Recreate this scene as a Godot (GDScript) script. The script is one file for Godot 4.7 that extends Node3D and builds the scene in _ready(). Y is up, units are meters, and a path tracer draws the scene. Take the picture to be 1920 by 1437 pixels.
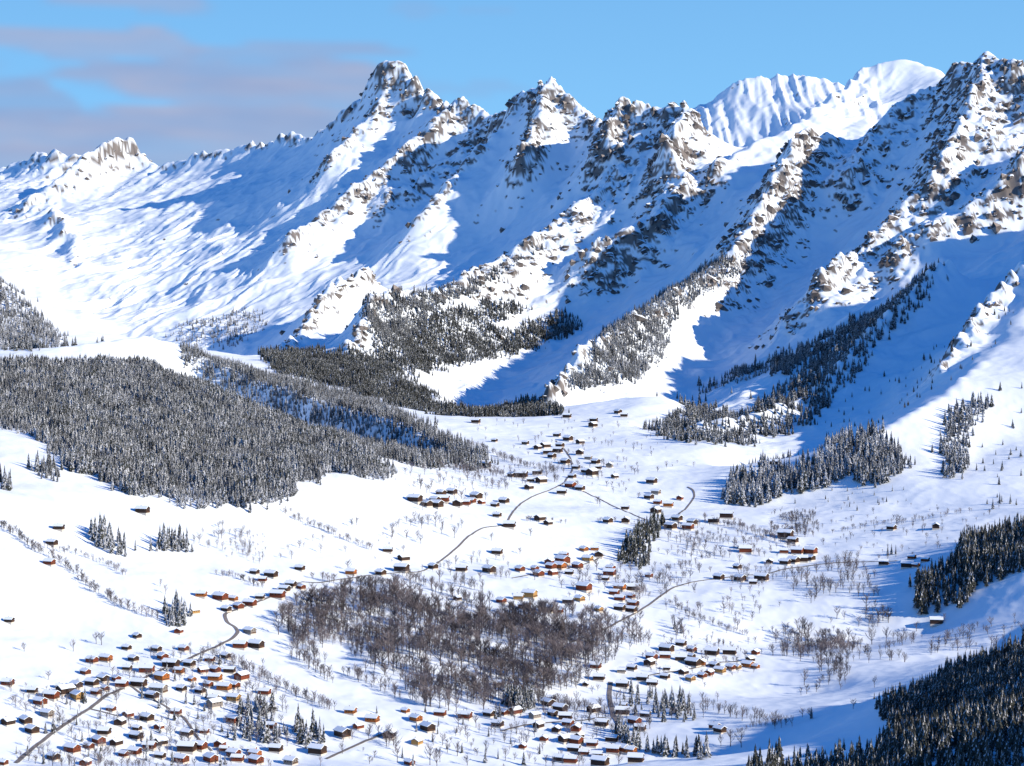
extends Node3D
# A snowy alpine valley under a chain of rocky peaks. The camera stands at the origin, heights are relative to it.
const F := 3583.0          # focal length in photograph pixels (1920 wide)
const HORIZON := 660.0     # photograph row of the horizon
const SUN_AZIMUTH := 115.0  # degrees to the right of the viewing direction
const SUN_HEIGHT := 23.0
var tilt := atan((718.5 - HORIZON) / F)
var rng := RandomNumberGenerator.new()

func _ready() -> void:
	rng.seed = 4711
	set_camera()
	set_sky()
	set_sun()
	solve_terrain()
	build_terrain()
	build_outcrops()
	build_roads()
	make_plants()
	build_houses()
	build_forests()

func set_camera() -> void:
	var cam := Camera3D.new()
	cam.name = "camera"
	cam.fov = rad_to_deg(2.0 * atan(718.5 / F))
	cam.near = 1.0
	cam.far = 40000.0
	cam.rotation.x = -tilt
	add_child(cam)
	cam.current = true

func set_sun() -> void:
	var sun := DirectionalLight3D.new()
	sun.name = "sun"
	sun.light_color = Color(1.0, 0.935, 0.84)
	sun.light_energy = 1.6
	sun.light_angular_distance = 0.55
	sun.shadow_enabled = true
	sun.directional_shadow_max_distance = 16000.0
	var a := deg_to_rad(SUN_AZIMUTH)
	var e := deg_to_rad(SUN_HEIGHT)
	var d := Vector3(sin(a) * cos(e), sin(e), -cos(a) * cos(e))
	add_child(sun)
	sun.look_at_from_position(d * 1000.0, Vector3.ZERO, Vector3.UP)

func set_sky() -> void:
	# a computed panorama of air and thin lens-shaped clouds; linear values
	var w := 2048
	var h := 1024
	var img := Image.create(w, h, false, Image.FORMAT_RGBF)
	var rows: Array[Color] = []
	for y in h:
		var el := (0.5 - (y + 0.5) / h) * PI
		var c: Color
		if el >= 0.0:
			var t := pow(1.0 - sin(el), 2.5)
			var low := Color(0.24, 0.55, 0.845)
			var top := Color(0.002, 0.085, 0.37)
			c = top.lerp(low, t)
		else:
			c = Color(0.30, 0.42, 0.60)
		rows.append(c)
		img.fill_rect(Rect2i(0, y, w, 1), c)
	var n1 := FastNoiseLite.new()
	n1.seed = 5
	n1.noise_type = FastNoiseLite.TYPE_SIMPLEX_SMOOTH
	n1.frequency = 1.0
	n1.fractal_octaves = 4
	# lens clouds: pixel x, pixel y, half width, half height (photograph pixels), density, warm
	var lens := [
		[430.0, 150.0, 420.0, 38.0, 0.95, 0.35], [150.0, 95.0, 320.0, 24.0, 0.8, 0.75], [560.0, 105.0, 250.0, 22.0, 0.7, 0.2],
		[520.0, 185.0, 280.0, 32.0, 0.9, 0.45], [180.0, 235.0, 520.0, 28.0, 0.9, 0.3], [20.0, 205.0, 130.0, 40.0, 0.8, 0.25],
		[430.0, 235.0, 330.0, 30.0, 0.85, 0.45],
		[170.0, 280.0, 620.0, 34.0, 0.95, 0.4], [60.0, 320.0, 400.0, 40.0, 0.9, 0.4], [210.0, 20.0, 200.0, 16.0, 0.65, 0.8], [760.0, 18.0, 90.0, 16.0, 0.32, 0.7], [915.0, 12.0, 60.0, 12.0, 0.3, 0.7],
		[850.0, 165.0, 120.0, 8.0, 0.3, 0.3], [-500.0, 130.0, 500.0, 50.0, 0.8, 0.4], [-900.0, 260.0, 700.0, 50.0, 0.8, 0.4]]
	for y in range(330, 512):
		var el := (0.5 - (y + 0.5) / h) * PI
		var py := HORIZON - tan(el) * F
		for xx in range(-420, 260):
			var x := posmod(xx, w)
			var az := (xx + 0.5) / w * TAU      # the panorama's first column looks along -z
			var px := 960.0 + tan(az) * F
			var a := 0.0
			var warm := 0.0
			var wob := n1.get_noise_2d(px / 420.0, py / 110.0)
			var wob2 := n1.get_noise_2d(px / 500.0 + 40.0, py / 60.0)
			for l in lens:
				var dx: float = (px - l[0] + wob * 120.0) / l[2]
				var dy: float = (py - l[1] + wob2 * 22.0) / l[3]
				var q := dx * dx + dy * dy
				if q < 1.0:
					var k: float = smoothstep(0.0, 0.42, 1.0 - q) * l[4] * (0.86 + 0.3 * wob2)
					warm = lerpf(warm, l[5] * 0.75 + wob * 0.3 + 0.25 * n1.get_noise_2d(px / 260.0, py / 24.0), k)
					a = a + (1.0 - a) * clampf(k, 0.0, 1.0)
			if a > 0.0:
				var cc := Color(0.205, 0.285, 0.475).lerp(Color(0.375, 0.38, 0.485), clampf(warm, 0.0, 1.0))
				img.set_pixel(x, y, rows[y].lerp(cc, clampf(a * 0.97, 0.0, 1.0)))
	var mat := PanoramaSkyMaterial.new()
	mat.panorama = ImageTexture.create_from_image(img)
	mat.filter = true
	var sky := Sky.new()
	sky.sky_material = mat
	var env := Environment.new()
	env.background_mode = Environment.BG_SKY
	env.sky = sky
	env.tonemap_mode = Environment.TONE_MAPPER_LINEAR
	env.tonemap_exposure = 1.36
	env.ambient_light_source = Environment.AMBIENT_SOURCE_SKY
	env.sdfgi_enabled = true
	env.ssao_enabled = true
	env.ssil_enabled = true
	var we := WorldEnvironment.new()
	we.name = "world_environment"
	we.environment = env
	add_child(we)

# ---------------------------------------------------------------- pixels, directions, points
func ray(px: float, py: float) -> Vector3:      # azimuth, slope (rise per metre of ground distance), 0
	var dx := (px - 960.0) / F
	var dy := -(py - 718.5) / F
	var y := dy * cos(tilt) - sin(tilt)
	var z := dy * sin(tilt) + cos(tilt)
	var r := sqrt(dx * dx + z * z)
	return Vector3(atan2(dx, z), y / r, 0.0)

func to_pixel(p: Vector3) -> Vector2:
	var d := -p.y * sin(tilt) - p.z * cos(tilt)
	var u := p.y * cos(tilt) - p.z * sin(tilt)
	return Vector2(960.0 + F * p.x / d, 718.5 - F * u / d)

# ---------------------------------------------------------------- terrain
# Ridges, gullies and slopes read from the photograph: pixel x, pixel y, ground distance in metres.
# Each line: kind (1 = sharp crest or gully, 0 = rounded), rock half width in metres, roughness, points
var relief := [
	# skyline, far left to the wall of towers
	[1, 120.0, 1.0, [-160,345,11200, -60,330,11000, 0,322,10800, 60,297,10500, 110,285,10300, 150,292,10250, 200,330,10100]],
	[1, 110.0, 0.7, [10,422,9000, 60,372,9100, 120,327,9250, 180,282,9400, 215,262,9500, 250,264,9500, 275,302,9450]],
	[1, 25.0, 0.55, [275,302,9450, 290,316,9300, 340,302,9100, 380,282,9000, 430,287,8900, 470,272,8800, 500,269,8700, 545,251,8500, 575,263,8300, 600,252,8200, 640,217,8000, 690,172,7900, 702,142,7860, 712,117,7830, 735,111,7800, 752,118,7790, 770,142,7720, 800,172,7620, 835,200,7500]],
	[1, 50.0, 0.6, [835,200,7500, 850,196,7400, 868,182,7350, 890,196,7300, 918,222,7250, 935,217,7150, 985,176,7000, 1030,150,6900, 1060,178,6850, 1100,211,6800, 1140,237,6650, 1152,198,6480, 1185,187,6450, 1200,194,6450, 1225,207,6420, 1250,207,6400, 1280,190,6350, 1295,202,6300]],
	[1, 15.0, 0.5, [1295,202,6300, 1305,250,6240, 1318,298,6130, 1340,314,6000]],
	[1, 0.0, 0.4, [1295,202,6300, 1308,236,6380, 1325,275,6550, 1338,300,6900]],
	# fluted white wall and dome behind
	[1, 0.0, 0.35, [1270,205,7700, 1300,190,7680, 1340,166,7650, 1385,136,7600, 1420,127,7600, 1470,121,7600, 1555,130,7550, 1600,155,7500, 1700,200,7400]],
	[0, 0.0, 0.3, [1290,290,7150, 1340,302,7100, 1420,262,7100, 1500,222,7100, 1580,180,7100]],
	[1, 0.0, 0.5, [1340,312,6000, 1420,268,6150, 1490,236,6300, 1560,186,6600, 1622,130,6900]],
	[1, 0.0, 0.3, [1622,124,6900, 1650,111,6900, 1680,103,6900, 1712,103,6900, 1740,112,6880, 1760,124,6850, 1790,142,6700]],
	# right peak and its crest beyond the frame
	[1, 100.0, 0.8, [1780,142,5900, 1810,120,5800, 1850,98,5700, 1880,116,5650, 1910,122,5600, 1960,150,5550, 2100,200,5500, 2300,240,5500, 2600,270,5500, 3200,300,5600, 4200,320,5800]],
	[1, 70.0, 1.0, [1780,142,5900, 1720,178,5900, 1670,215,5850, 1630,270,5750, 1600,320,5600]],
	[1, 120.0, 1.0, [1850,98,5700, 1815,200,5450, 1780,285,5250, 1735,335,5120, 1690,382,5080, 1650,430,5000, 1600,480,4920, 1530,520,4800]],
	[1, 40.0, 0.6, [1960,250,5200, 1910,300,5050, 1850,370,5000, 1770,415,4940, 1690,440,4900]],
	[1, 60.0, 0.6, [2150,330,4760, 2250,235,4760, 2400,180,4800, 2700,150,5000, 3200,200,5200]],  # unseen ridge, added to cast shade on the slope below the peak
	# tower spur
	[1, 85.0, 0.8, [1560,250,5850, 1500,240,5750, 1470,302,5620, 1432,370,5480, 1400,440,5350, 1350,492,5200]],
	[1, 12.0, 0.6, [1350,492,5200, 1290,532,5050, 1220,572,4830, 1150,622,4530, 1100,652,4350, 1060,702,4120, 1035,722,3950]],
	# wall of towers, its spur and the horn in front
	[1, 80.0, 1.0, [1150,198,6480, 1147,252,6350, 1178,300,6280, 1112,368,6150, 1050,412,6050, 980,462,5880, 900,506,5700, 850,532,5500]],
	[1, 6.0, 0.5, [850,532,5500, 780,546,5330, 700,556,5150, 688,602,4980, 655,655,4800]],
	[1, 90.0, 1.0, [1290,212,6300, 1250,262,6080, 1284,332,6000, 1235,400,5850, 1180,442,5800, 1110,466,5760]],
	# pyramid
	[1, 45.0, 0.6, [1030,150,6900, 1000,225,6720, 985,275,6600]],
	[1, 20.0, 0.6, [985,176,7000, 940,235,6930, 890,285,6850, 850,330,6760, 805,385,6620, 785,402,6560]],
	[1, 45.0, 0.8, [868,182,7350, 800,242,7260, 742,292,7180, 682,342,7080, 622,392,6960, 545,442,6800]],
	[1, 70.0, 0.9, [918,222,7250, 862,292,7130, 802,332,7060, 720,372,6980]],
	[1, 40.0, 0.9, [735,111,7800, 728,150,7775, 722,185,7740, 690,225,7660, 620,292,7450]],
	[1, 30.0, 0.9, [752,118,7790, 760,170,7720, 785,225,7620]],
	[0, 0.0, 0.7, [640,217,8000, 610,262,7800, 560,302,7700, 480,330,7700]],
	[1, 8.0, 0.5, [690,500,5900, 640,520,5800, 600,560,5650, 560,630,5450, 530,655,5300]],
	# bowls between the spurs
	[0, 0.0, 0.5, [1105,282,6620, 1000,352,6550, 900,422,6450, 800,480,6200, 700,545,5800, 620,610,5450, 560,662,5200]],
	[0, 0.0, 0.5, [930,262,7060, 838,342,6990, 745,402,6850, 600,480,6600, 500,562,6150, 430,642,5650]],
	[0, 0.0, 0.5, [1312,335,6050, 1270,420,5850, 1240,462,5780, 1150,532,5650, 1050,592,5450, 950,662,5100, 860,742,4450]],
	[0, 0.0, 0.5, [1650,330,5620, 1570,402,5500, 1490,482,5320, 1400,572,5080, 1330,642,4750, 1280,702,4300, 1240,737,3880]],
	[0, 0.0, 0.4, [1990,380,5000, 1880,432,4920, 1800,452,4860, 1700,502,4720, 1600,572,4520, 1480,642,4230, 1380,702,3930, 1300,752,3780]],
	# wooded rib, its gully, rib at the frame edge
	[1, 0.0, 0.5, [1775,482,4420, 1722,532,4300, 1652,602,4140, 1592,662,4000, 1532,738,3800, 1440,772,3660, 1312,792,3560]],
	[0, 0.0, 0.3, [2000,420,4700, 1900,500,4500, 1800,622,4080, 1700,702,3780, 1600,798,3440, 1490,862,3180, 1400,874,3120]],
	[1, 18.0, 0.5, [2600,170,4620, 2300,215,4440, 2100,325,4300, 1960,448,4090, 1902,512,3930, 1852,566,3820, 1802,640,3640, 1760,690,3500]],  # upper end lies out of view, raised to cast shade
	[1, 0.0, 0.14, [3200,240,4100, 2600,240,4000, 2250,330,3950, 2060,480,3850, 1960,592,3720, 1902,632,3600, 1852,672,3450, 1796,716,3300, 1775,742,3230, 1705,780,3100, 1640,812,3010, 1560,850,2930, 1440,905,2850]],  # unseen upper end raised so the gully behind falls in shadow
	# sunny slope at the frame edge
	[0, 0.0, 0.2, [2250,760,3250, 2060,780,3220, 1920,800,3150, 1830,862,2950, 1760,900,2800]],
	[0, 0.0, 0.2, [2250,960,2560, 2060,950,2580, 1920,950,2600, 1800,952,2640, 1700,952,2690]],
	[0, 0.0, 0.2, [2700,820,3300, 2700,1000,2550]],
	# left slab, its foot, snow slope at the left edge
	[0, 0.0, 0.9, [150,470,7600, 280,430,7700, 400,400,7600, 470,385,7500]],
	[0, 0.0, 0.8, [200,620,6400, 330,642,6000, 430,652,5600, 520,662,5250]],
	[0, 0.0, 0.9, [180,540,7000, 300,520,6900, 420,500,6700]],
	[0, 0.0, 0.3, [-160,430,8000, -60,436,7800, 20,448,7600, 60,460,7500]],
	[0, 0.0, 0.3, [-160,520,7000, 0,500,7000, 80,530,6900, 150,590,6500, 190,615,6400]],
	[1, 20.0, 0.6, [100,390,8450, 130,440,8000, 150,500,7400]],
	# wooded foothills between the hill and the range
	[1, 0.0, 0.2, [-160,470,5300, -60,500,5200, 0,528,5100, 40,562,5000, 90,610,4850, 130,640,4700]],
	[0, 0.0, 0.2, [-160,660,4500, 0,662,4450, 150,660,4500, 300,660,4600, 420,672,4650]],
	[1, 0.0, 0.2, [500,668,4900, 560,668,4850, 640,668,4750, 720,692,4620, 800,742,4420, 845,774,4250]],
	[0, 0.0, 0.2, [420,690,4450, 600,735,4250, 720,775,4150, 820,800,4050, 1000,800,4030, 1060,785,3980]],
	# hill with the frosted forest: back ridge, gully, front spur, foot of the forest
	[1, 0.0, 0.1, [-160,668,4000, -60,662,3950, 0,656,3900, 100,652,3900, 200,642,3950, 280,634,4000, 340,655,4050, 480,712,3850, 600,750,3650, 700,780,3450, 780,808,3300, 860,843,3130, 930,874,2990, 990,895,2900]],
	[1, 0.0, 0.1, [360,722,3920, 430,770,3800, 560,836,3585, 700,886,3320, 800,897,3110]],
	[0, 0.0, 0.1, [-160,690,3200, 0,690,3200, 130,682,3250, 240,672,3300, 330,706,3200, 480,782,2950, 620,844,2700, 700,876,2600, 745,894,2530]],
	[0, 0.0, 0.1, [-160,780,2500, 0,815,2400, 120,868,2280, 250,932,2170, 400,956,2170, 500,946,2230, 545,935,2280]],
	[0, 0.0, 0.1, [545,935,2280, 565,905,2370, 640,892,2440, 745,888,2520]],
	# valley floor
	[0, 0.0, 0.1, [-160,1437,1330, 0,1437,1350, 300,1437,1400, 600,1437,1430, 900,1437,1450, 1200,1437,1490, 1440,1437,1480]],
	[0, 0.0, 0.1, [-160,1290,1500, 0,1300,1530, 300,1295,1560, 600,1305,1600, 900,1320,1640, 1150,1310,1730, 1400,1305,1780, 1560,1310,1780]],
	[0, 0.0, 0.1, [-160,1170,1650, 0,1180,1690, 300,1185,1730, 600,1185,1800, 900,1190,1860, 1200,1185,1980, 1400,1210,2010, 1600,1215,2060, 1760,1200,2080]],
	[0, 0.0, 0.1, [-160,1030,1820, 0,1050,1850, 300,1062,1940, 600,1062,2070, 900,1062,2220, 1200,1058,2350, 1450,1062,2380, 1700,1055,2400]],
	[0, 0.0, 0.1, [-160,910,2010, 0,925,2050, 250,970,2110, 420,985,2150, 560,965,2260]],
	[0, 0.0, 0.1, [745,930,2560, 1000,952,2640, 1250,952,2740, 1450,952,2780, 1600,948,2760]],
	[0, 0.0, 0.1, [930,880,2960, 1100,882,3000, 1350,882,3030]],
	[0, 0.0, 0.1, [900,822,3300, 1100,832,3290, 1300,836,3220]],
	[0, 0.0, 0.1, [815,786,3720, 1000,783,3760, 1075,772,3780, 1150,762,3800, 1240,742,3860]],
	# near shaded wooded hill, bottom right, and the bank above it
	[0, 0.0, 0.1, [2700,860,1150, 2300,1130,1150, 2060,1300,1180, 1920,1400,1210, 1760,1470,1250, 1600,1500,1280]],  # part beyond the frame raised to keep this hill in shade
	[1, 0.0, 0.1, [2700,920,1500, 2300,1050,1480, 2060,1150,1500, 1920,1215,1520, 1800,1262,1560, 1700,1300,1600, 1640,1330,1620]],
	[0, 0.0, 0.1, [2060,1230,1850, 1920,1212,1960, 1800,1235,1930, 1700,1255,1910]],
	[1, 0.0, 0.1, [2700,700,2250, 2300,860,2230, 2060,960,2220, 1960,1000,2210, 1900,1030,2190, 1820,1060,2180, 1740,1100,2150, 1700,1130,2130]],
	[0, 0.0, 0.1, [2060,1020,2420, 1900,1000,2450, 1780,1020,2440]],
	# below the frame and far behind everything
	[0, 0.0, 0.1, [-700,1700,760, 900,1700,760, 1700,1800,760, 2000,1700,760, 2300,1350,760, 2700,900,780, 4200,800,780]],  # right end out of view, raised to block sun from the near hill
	[0, 0.0, 0.3, [-600,640,13500, 600,640,13500, 1800,640,13500, 3000,640,13500, 4500,640,13500]],
	[0, 0.0, 0.2, [3600,300,3500, 4200,300,3500]],
	[0, 0.0, 0.2, [3200,900,1200, 4200,900,1200]],
]
const T0 := -0.40
const T1 := 0.78
const L0 := 6.6
const L1 := 9.53
const STEP := 0.005
var gx := 0
var gy := 0
var base := PackedFloat32Array()      # solved heights on the log-polar grid
var rough := PackedFloat32Array()
var rocky := PackedFloat32Array()

func line_samples(line: Array, step: float) -> PackedVector3Array:  # azimuth, ln distance, height
	var out := PackedVector3Array()
	var p: Array = line[3]
	for i in range(0, p.size() - 3, 3):
		var a := Vector3(p[i], p[i + 1], p[i + 2])
		var b := Vector3(p[i + 3], p[i + 4], p[i + 5])
		var n := int(maxf(absf(b.x - a.x) / F, absf(log(b.z / a.z))) / step * 2.0) + 2
		for k in n + 1:
			var q := a.lerp(b, float(k) / n)
			var d := ray(q.x, q.y)
			out.append(Vector3(d.x, log(q.z), d.y * q.z))
	return out

func solve_field(which: int, first_level: int, last_level: int) -> PackedFloat32Array:
	var cur := PackedFloat32Array()
	var pw := 0
	for level in range(first_level, last_level - 1, -1):
		var s := STEP * (1 << level)
		var w := int((T1 - T0) / s) + 1
		var h := int((L1 - L0) / s) + 1
		var sum := PackedFloat32Array()
		var cnt := PackedFloat32Array()
		var hard := PackedByteArray()
		sum.resize(w * h)
		cnt.resize(w * h)
		hard.resize(w * h)
		for line in relief:
			for q in line_samples(line, s):
				var i := int(round((q.x - T0) / s))
				var j := int(round((q.y - L0) / s))
				if i < 0 or j < 0 or i >= w or j >= h: continue
				var c := j * w + i
				var v: float = q.z if which == 0 else line[2]
				sum[c] += v
				cnt[c] += 1.0
				if line[0] == 1: hard[c] = 1
		var f := PackedFloat32Array()
		f.resize(w * h)
		if cur.is_empty():
			f.fill(-100.0 if which == 0 else 0.4)
		else:
			var ph := cur.size() / pw
			for j in h:
				var y := minf(j * 0.5, ph - 1.001)
				var j0 := int(y)
				var fy := y - j0
				for i in w:
					var x := minf(i * 0.5, pw - 1.001)
					var i0 := int(x)
					var fx := x - i0
					var o := j0 * pw + i0
					f[j * w + i] = (cur[o] * (1 - fx) + cur[o + 1] * fx) * (1 - fy) + (cur[o + pw] * (1 - fx) + cur[o + pw + 1] * fx) * fy
		for c in w * h:
			if cnt[c] > 0.0: f[c] = sum[c] / cnt[c]
		var sweeps := 80 if level == first_level else (36 if level > 0 else 24)
		var om := 1.72 if level > 0 else 1.5
		for it in sweeps:
			for j in h:
				var up := (j + 1 if j < h - 1 else j) * w
				var dn := (j - 1 if j > 0 else j) * w
				var o := j * w
				for i in w:
					if cnt[o + i] > 0.0: continue
					var l := i - 1 if i > 0 else i
					var r := i + 1 if i < w - 1 else i
					var v := f[o + i]
					f[o + i] = v + om * (0.25 * (f[o + l] + f[o + r] + f[up + i] + f[dn + i]) - v)
		if level == last_level and which == 0:      # round off everything but crests and gullies
			for it in 7:
				var g := f.duplicate()
				for j in range(1, h - 1):
					var o := j * w
					for i in range(1, w - 1):
						if hard[o + i] == 0:
							f[o + i] = 0.4 * g[o + i] + 0.15 * (g[o + i - 1] + g[o + i + 1] + g[o + i - w] + g[o + i + w])
		cur = f
		pw = w
	gx = pw
	gy = cur.size() / pw
	return cur

func solve_terrain() -> void:
	rough = solve_field(1, 4, 2)
	rough_w = gx
	var rw := rough_w
	var coarse := rough
	base = solve_field(0, 5, 0)
	rough = PackedFloat32Array()
	rough.resize(gx * gy)
	var rhh := coarse.size() / rw
	for j in gy:
		var y := minf(j * 0.25, rhh - 1.001)
		var fy := y - int(y)
		for i in gx:
			var x := minf(i * 0.25, rw - 1.001)
			var fx := x - int(x)
			var o := int(y) * rw + int(x)
			rough[j * gx + i] = (coarse[o] * (1 - fx) + coarse[o + 1] * fx) * (1 - fy) + (coarse[o + rw] * (1 - fx) + coarse[o + rw + 1] * fx) * fy
	# rockiness: spread from the rocky crests
	rocky.resize(gx * gy)
	for line in relief:
		if line[1] <= 0.0: continue
		for q in line_samples(line, STEP):
			var rad: float = line[1] * 1.6 / exp(q.y) / STEP
			var ci := int(round((q.x - T0) / STEP))
			var cj := int(round((q.y - L0) / STEP))
			var n := int(ceil(rad))
			for dj in range(-n, n + 1):
				for di in range(-n, n + 1):
					var i := ci + di
					var j := cj + dj
					if i < 0 or j < 0 or i >= gx or j >= gy: continue
					var v := 1.0 - sqrt(float(di * di + dj * dj)) / maxf(rad, 0.7)
					var c := j * gx + i
					if v > rocky[c]: rocky[c] = v

	# distance in grid cells to the nearest sharp mountain rib
	var far := 99.0
	rib.resize(gx * gy)
	rib.fill(far)
	for line in relief:
		if line[0] == 0 or line[2] < 0.45: continue
		for q in line_samples(line, STEP):
			var i := int(round((q.x - T0) / STEP))
			var j := int(round((q.y - L0) / STEP))
			if i >= 0 and j >= 0 and i < gx and j < gy: rib[j * gx + i] = 0.0
	for j in range(1, gy):
		for i in range(1, gx - 1):
			var c := j * gx + i
			rib[c] = minf(minf(rib[c], minf(rib[c - 1], rib[c - gx]) + 1.0), minf(rib[c - gx - 1], rib[c - gx + 1]) + 1.414)
	for j in range(gy - 2, -1, -1):
		for i in range(gx - 2, 0, -1):
			var c := j * gx + i
			rib[c] = minf(minf(rib[c], minf(rib[c + 1], rib[c + gx]) + 1.0), minf(rib[c + gx - 1], rib[c + gx + 1]) + 1.414)
	for j in gy:
		var m := STEP * exp(L0 + j * STEP)
		for i in gx:
			var c := j * gx + i
			base[c] -= RIB_DEPTH * smoothstep(0.15, 0.6, rough[c]) * (1.0 - exp(-rib[c] * m / RIB_WIDTH))

const RIB_DEPTH := 100.0
const RIB_WIDTH := 120.0
var rib := PackedFloat32Array()
var rough_w := 0
var col_t := PackedFloat32Array()
var row_l := PackedFloat32Array()
var ground := PackedFloat32Array()     # fine heights, row * columns + column
var nc := 0
var mask := PackedFloat32Array()
var nr := 0

func cubic(a: float, b: float, c: float, d: float, t: float) -> float:
	return b + 0.5 * t * (c - a + t * (2.0 * a - 5.0 * b + 4.0 * c - d + t * (3.0 * (b - c) + d - a)))

func noise(sd: int, freq: float, oct: int, ridged := false) -> FastNoiseLite:
	var n := FastNoiseLite.new()
	n.seed = sd
	n.noise_type = FastNoiseLite.TYPE_SIMPLEX_SMOOTH
	n.frequency = freq
	n.fractal_type = FastNoiseLite.FRACTAL_RIDGED if ridged else FastNoiseLite.FRACTAL_FBM
	n.fractal_octaves = oct
	n.fractal_gain = 0.5
	return n

func build_terrain() -> void:
	var t := T0 + 0.012
	while t < T1 - 0.02:
		col_t.append(t)
		t += 0.00092 if absf(t + 0.0004) < 0.272 else 0.007
	var l := L0 + 0.012
	while l < L1 - 0.02:
		row_l.append(l)
		var r := exp(l)
		t = 0.008 if r < 1000.0 else (0.0032 if r < 3300.0 else (0.0013 if r < 4700.0 else (0.00085 if r < 7900.0 else 0.0022)))
		l += t
	nc = col_t.size()
	nr = row_l.size()
	print("grid ", nc, " x ", nr)
	ground.resize(nc * nr)
	var verts := PackedVector3Array()
	verts.resize(nc * nr)
	var norms := PackedVector3Array()
	norms.resize(nc * nr)
	var cols := PackedColorArray()
	cols.resize(nc * nr)
	var rk := PackedFloat32Array()
	rk.resize(nc * nr)
	var n_big := noise(11, 1.0 / 300.0, 5, true)
	var n_streak := noise(12, 1.0, 3)
	var n_crag := noise(13, 1.0 / 75.0, 4, true)
	var n_chip := noise(18, 1.0 / 26.0, 3)
	var n_cell := noise(21, 1.0 / 62.0, 2)
	n_cell.noise_type = FastNoiseLite.TYPE_CELLULAR
	n_cell.cellular_return_type = FastNoiseLite.RETURN_DISTANCE2_SUB
	n_cell.cellular_distance_function = FastNoiseLite.DISTANCE_HYBRID
	var n_flute := noise(15, 1.0, 2, true)
	var n_bank := noise(20, 1.0 / 70.0, 3, true)
	var n_roll := noise(14, 1.0 / 260.0, 3)
	var tmp := PackedFloat32Array()
	tmp.resize(gx)
	var tmr := PackedFloat32Array()
	tmr.resize(gx)
	var tmg := PackedFloat32Array()
	tmg.resize(gx)
	var sn := PackedFloat32Array()
	var cs := PackedFloat32Array()
	for tt in col_t:
		sn.append(sin(tt))
		cs.append(cos(tt))
	for j in nr:
		var y := (row_l[j] - L0) / STEP
		var jb := clampi(int(y), 1, gy - 3)
		var fy := y - jb
		var o := jb * gx
		for i in gx:
			tmp[i] = cubic(base[o - gx + i], base[o + i], base[o + gx + i], base[o + 2 * gx + i], fy)
			tmg[i] = rough[o + i] * (1.0 - fy) + rough[o + gx + i] * fy
			tmr[i] = rocky[o + i] * (1.0 - fy) + rocky[o + gx + i] * fy
		var r := exp(row_l[j])
		for i in nc:
			var x := (col_t[i] - T0) / STEP
			var ib := clampi(int(x), 1, gx - 3)
			var fx := x - ib
			var h := cubic(tmp[ib - 1], tmp[ib], tmp[ib + 1], tmp[ib + 2], fx)
			var k := tmr[ib] * (1.0 - fx) + tmr[ib + 1] * fx
			var rg := tmg[ib] * (1.0 - fx) + tmg[ib + 1] * fx
			var wx := r * sn[i]
			var wz := -r * cs[i]
			var al := -0.72 * wx + 0.69 * wz
			var cr := 0.69 * wx + 0.72 * wz
			var q := smoothstep(0.12, 0.4, rg)
			if q > 0.0:
				var wa := 60.0 * n_roll.get_noise_2d(wx * 0.7, wz * 0.7)
				h += (n_big.get_noise_2d(al / 1.7, cr + wa) - 0.25) * 34.0 * rg * q
				h += n_streak.get_noise_2d(al / 420.0, (cr + wa) / 80.0) * 9.0 * rg * q
				if k > 0.02:
					var kk := minf(k * 1.6, 1.0)
					h += n_crag.get_noise_3d(al * 0.7, cr + wa, h * 0.5) * 8.0 * kk + n_chip.get_noise_3d(wx, wz, h) * 3.0 * kk + (n_cell.get_noise_2d(wx + wa, wz) + 0.5) * 6.0 * kk
			if r > 6500.0 and r < 7800.0 and col_t[i] > 0.088 and col_t[i] < 0.19:      # snow flutes on the far wall
				h += n_flute.get_noise_2d(wx / 75.0, r / 700.0) * 11.0
			if q < 1.0:
				h += n_roll.get_noise_2d(wx, wz) * 5.0 * (1.0 - q) + n_bank.get_noise_2d(wx, wz) * 0.9 * (1.0 - q)
			ground[j * nc + i] = h
			rk[j * nc + i] = k
			verts[j * nc + i] = Vector3(wx, h, wz)
	print("heights done ", Time.get_ticks_msec())
	mask.resize(nc * nr)
	var n_patch := noise(16, 1.0 / 55.0, 3)
	var n_band := noise(17, 1.0, 3)
	var n_speck := noise(19, 1.0 / 14.0, 2)
	var snow := Color(0.78, 0.86, 0.93)
	for j in nr:
		var ja := maxi(j - 1, 0) * nc
		var jc := mini(j + 1, nr - 1) * nc
		for i in nc:
			var ia := maxi(i - 1, 0)
			var ic := mini(i + 1, nc - 1)
			var n := (verts[jc + i] - verts[ja + i]).cross(verts[j * nc + ia] - verts[j * nc + ic]).normalized()
			if n.y < 0.0: n = -n
			norms[j * nc + i] = n
			var c := snow
			var k := rk[j * nc + i]
			if k > 0.05 or n.y < 0.68:
				var v := verts[j * nc + i]
				var m := minf(k, 0.6) * 0.4 + clampf((0.70 - n.y) * 1.9, -0.6, 0.34) * (0.4 + 0.6 * minf(k * 2.0, 1.0))
				m += n_patch.get_noise_3dv(v) * 0.55 + n_band.get_noise_3d(v.x / 200.0, v.y / 22.0, v.z / 200.0) * 0.5 + n_speck.get_noise_3dv(v) * 0.45
				mask[j * nc + i] = m
				if m > 0.47:
					var g := 0.5 + 0.5 * n_patch.get_noise_3d(v.y * 3.0, v.x * 2.0, v.z * 2.0)
					var rc := Color(0.075, 0.07, 0.07).lerp(Color(0.245, 0.225, 0.215), clampf(g, 0.0, 1.0))
					c = snow.lerp(rc, smoothstep(0.47, 0.54, m))
			cols[j * nc + i] = c
	print("colours done ", Time.get_ticks_msec())
	# the valley and the mountain range are two sheets that share one seam along the foot of the slopes
	var seam := PackedInt32Array()
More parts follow.
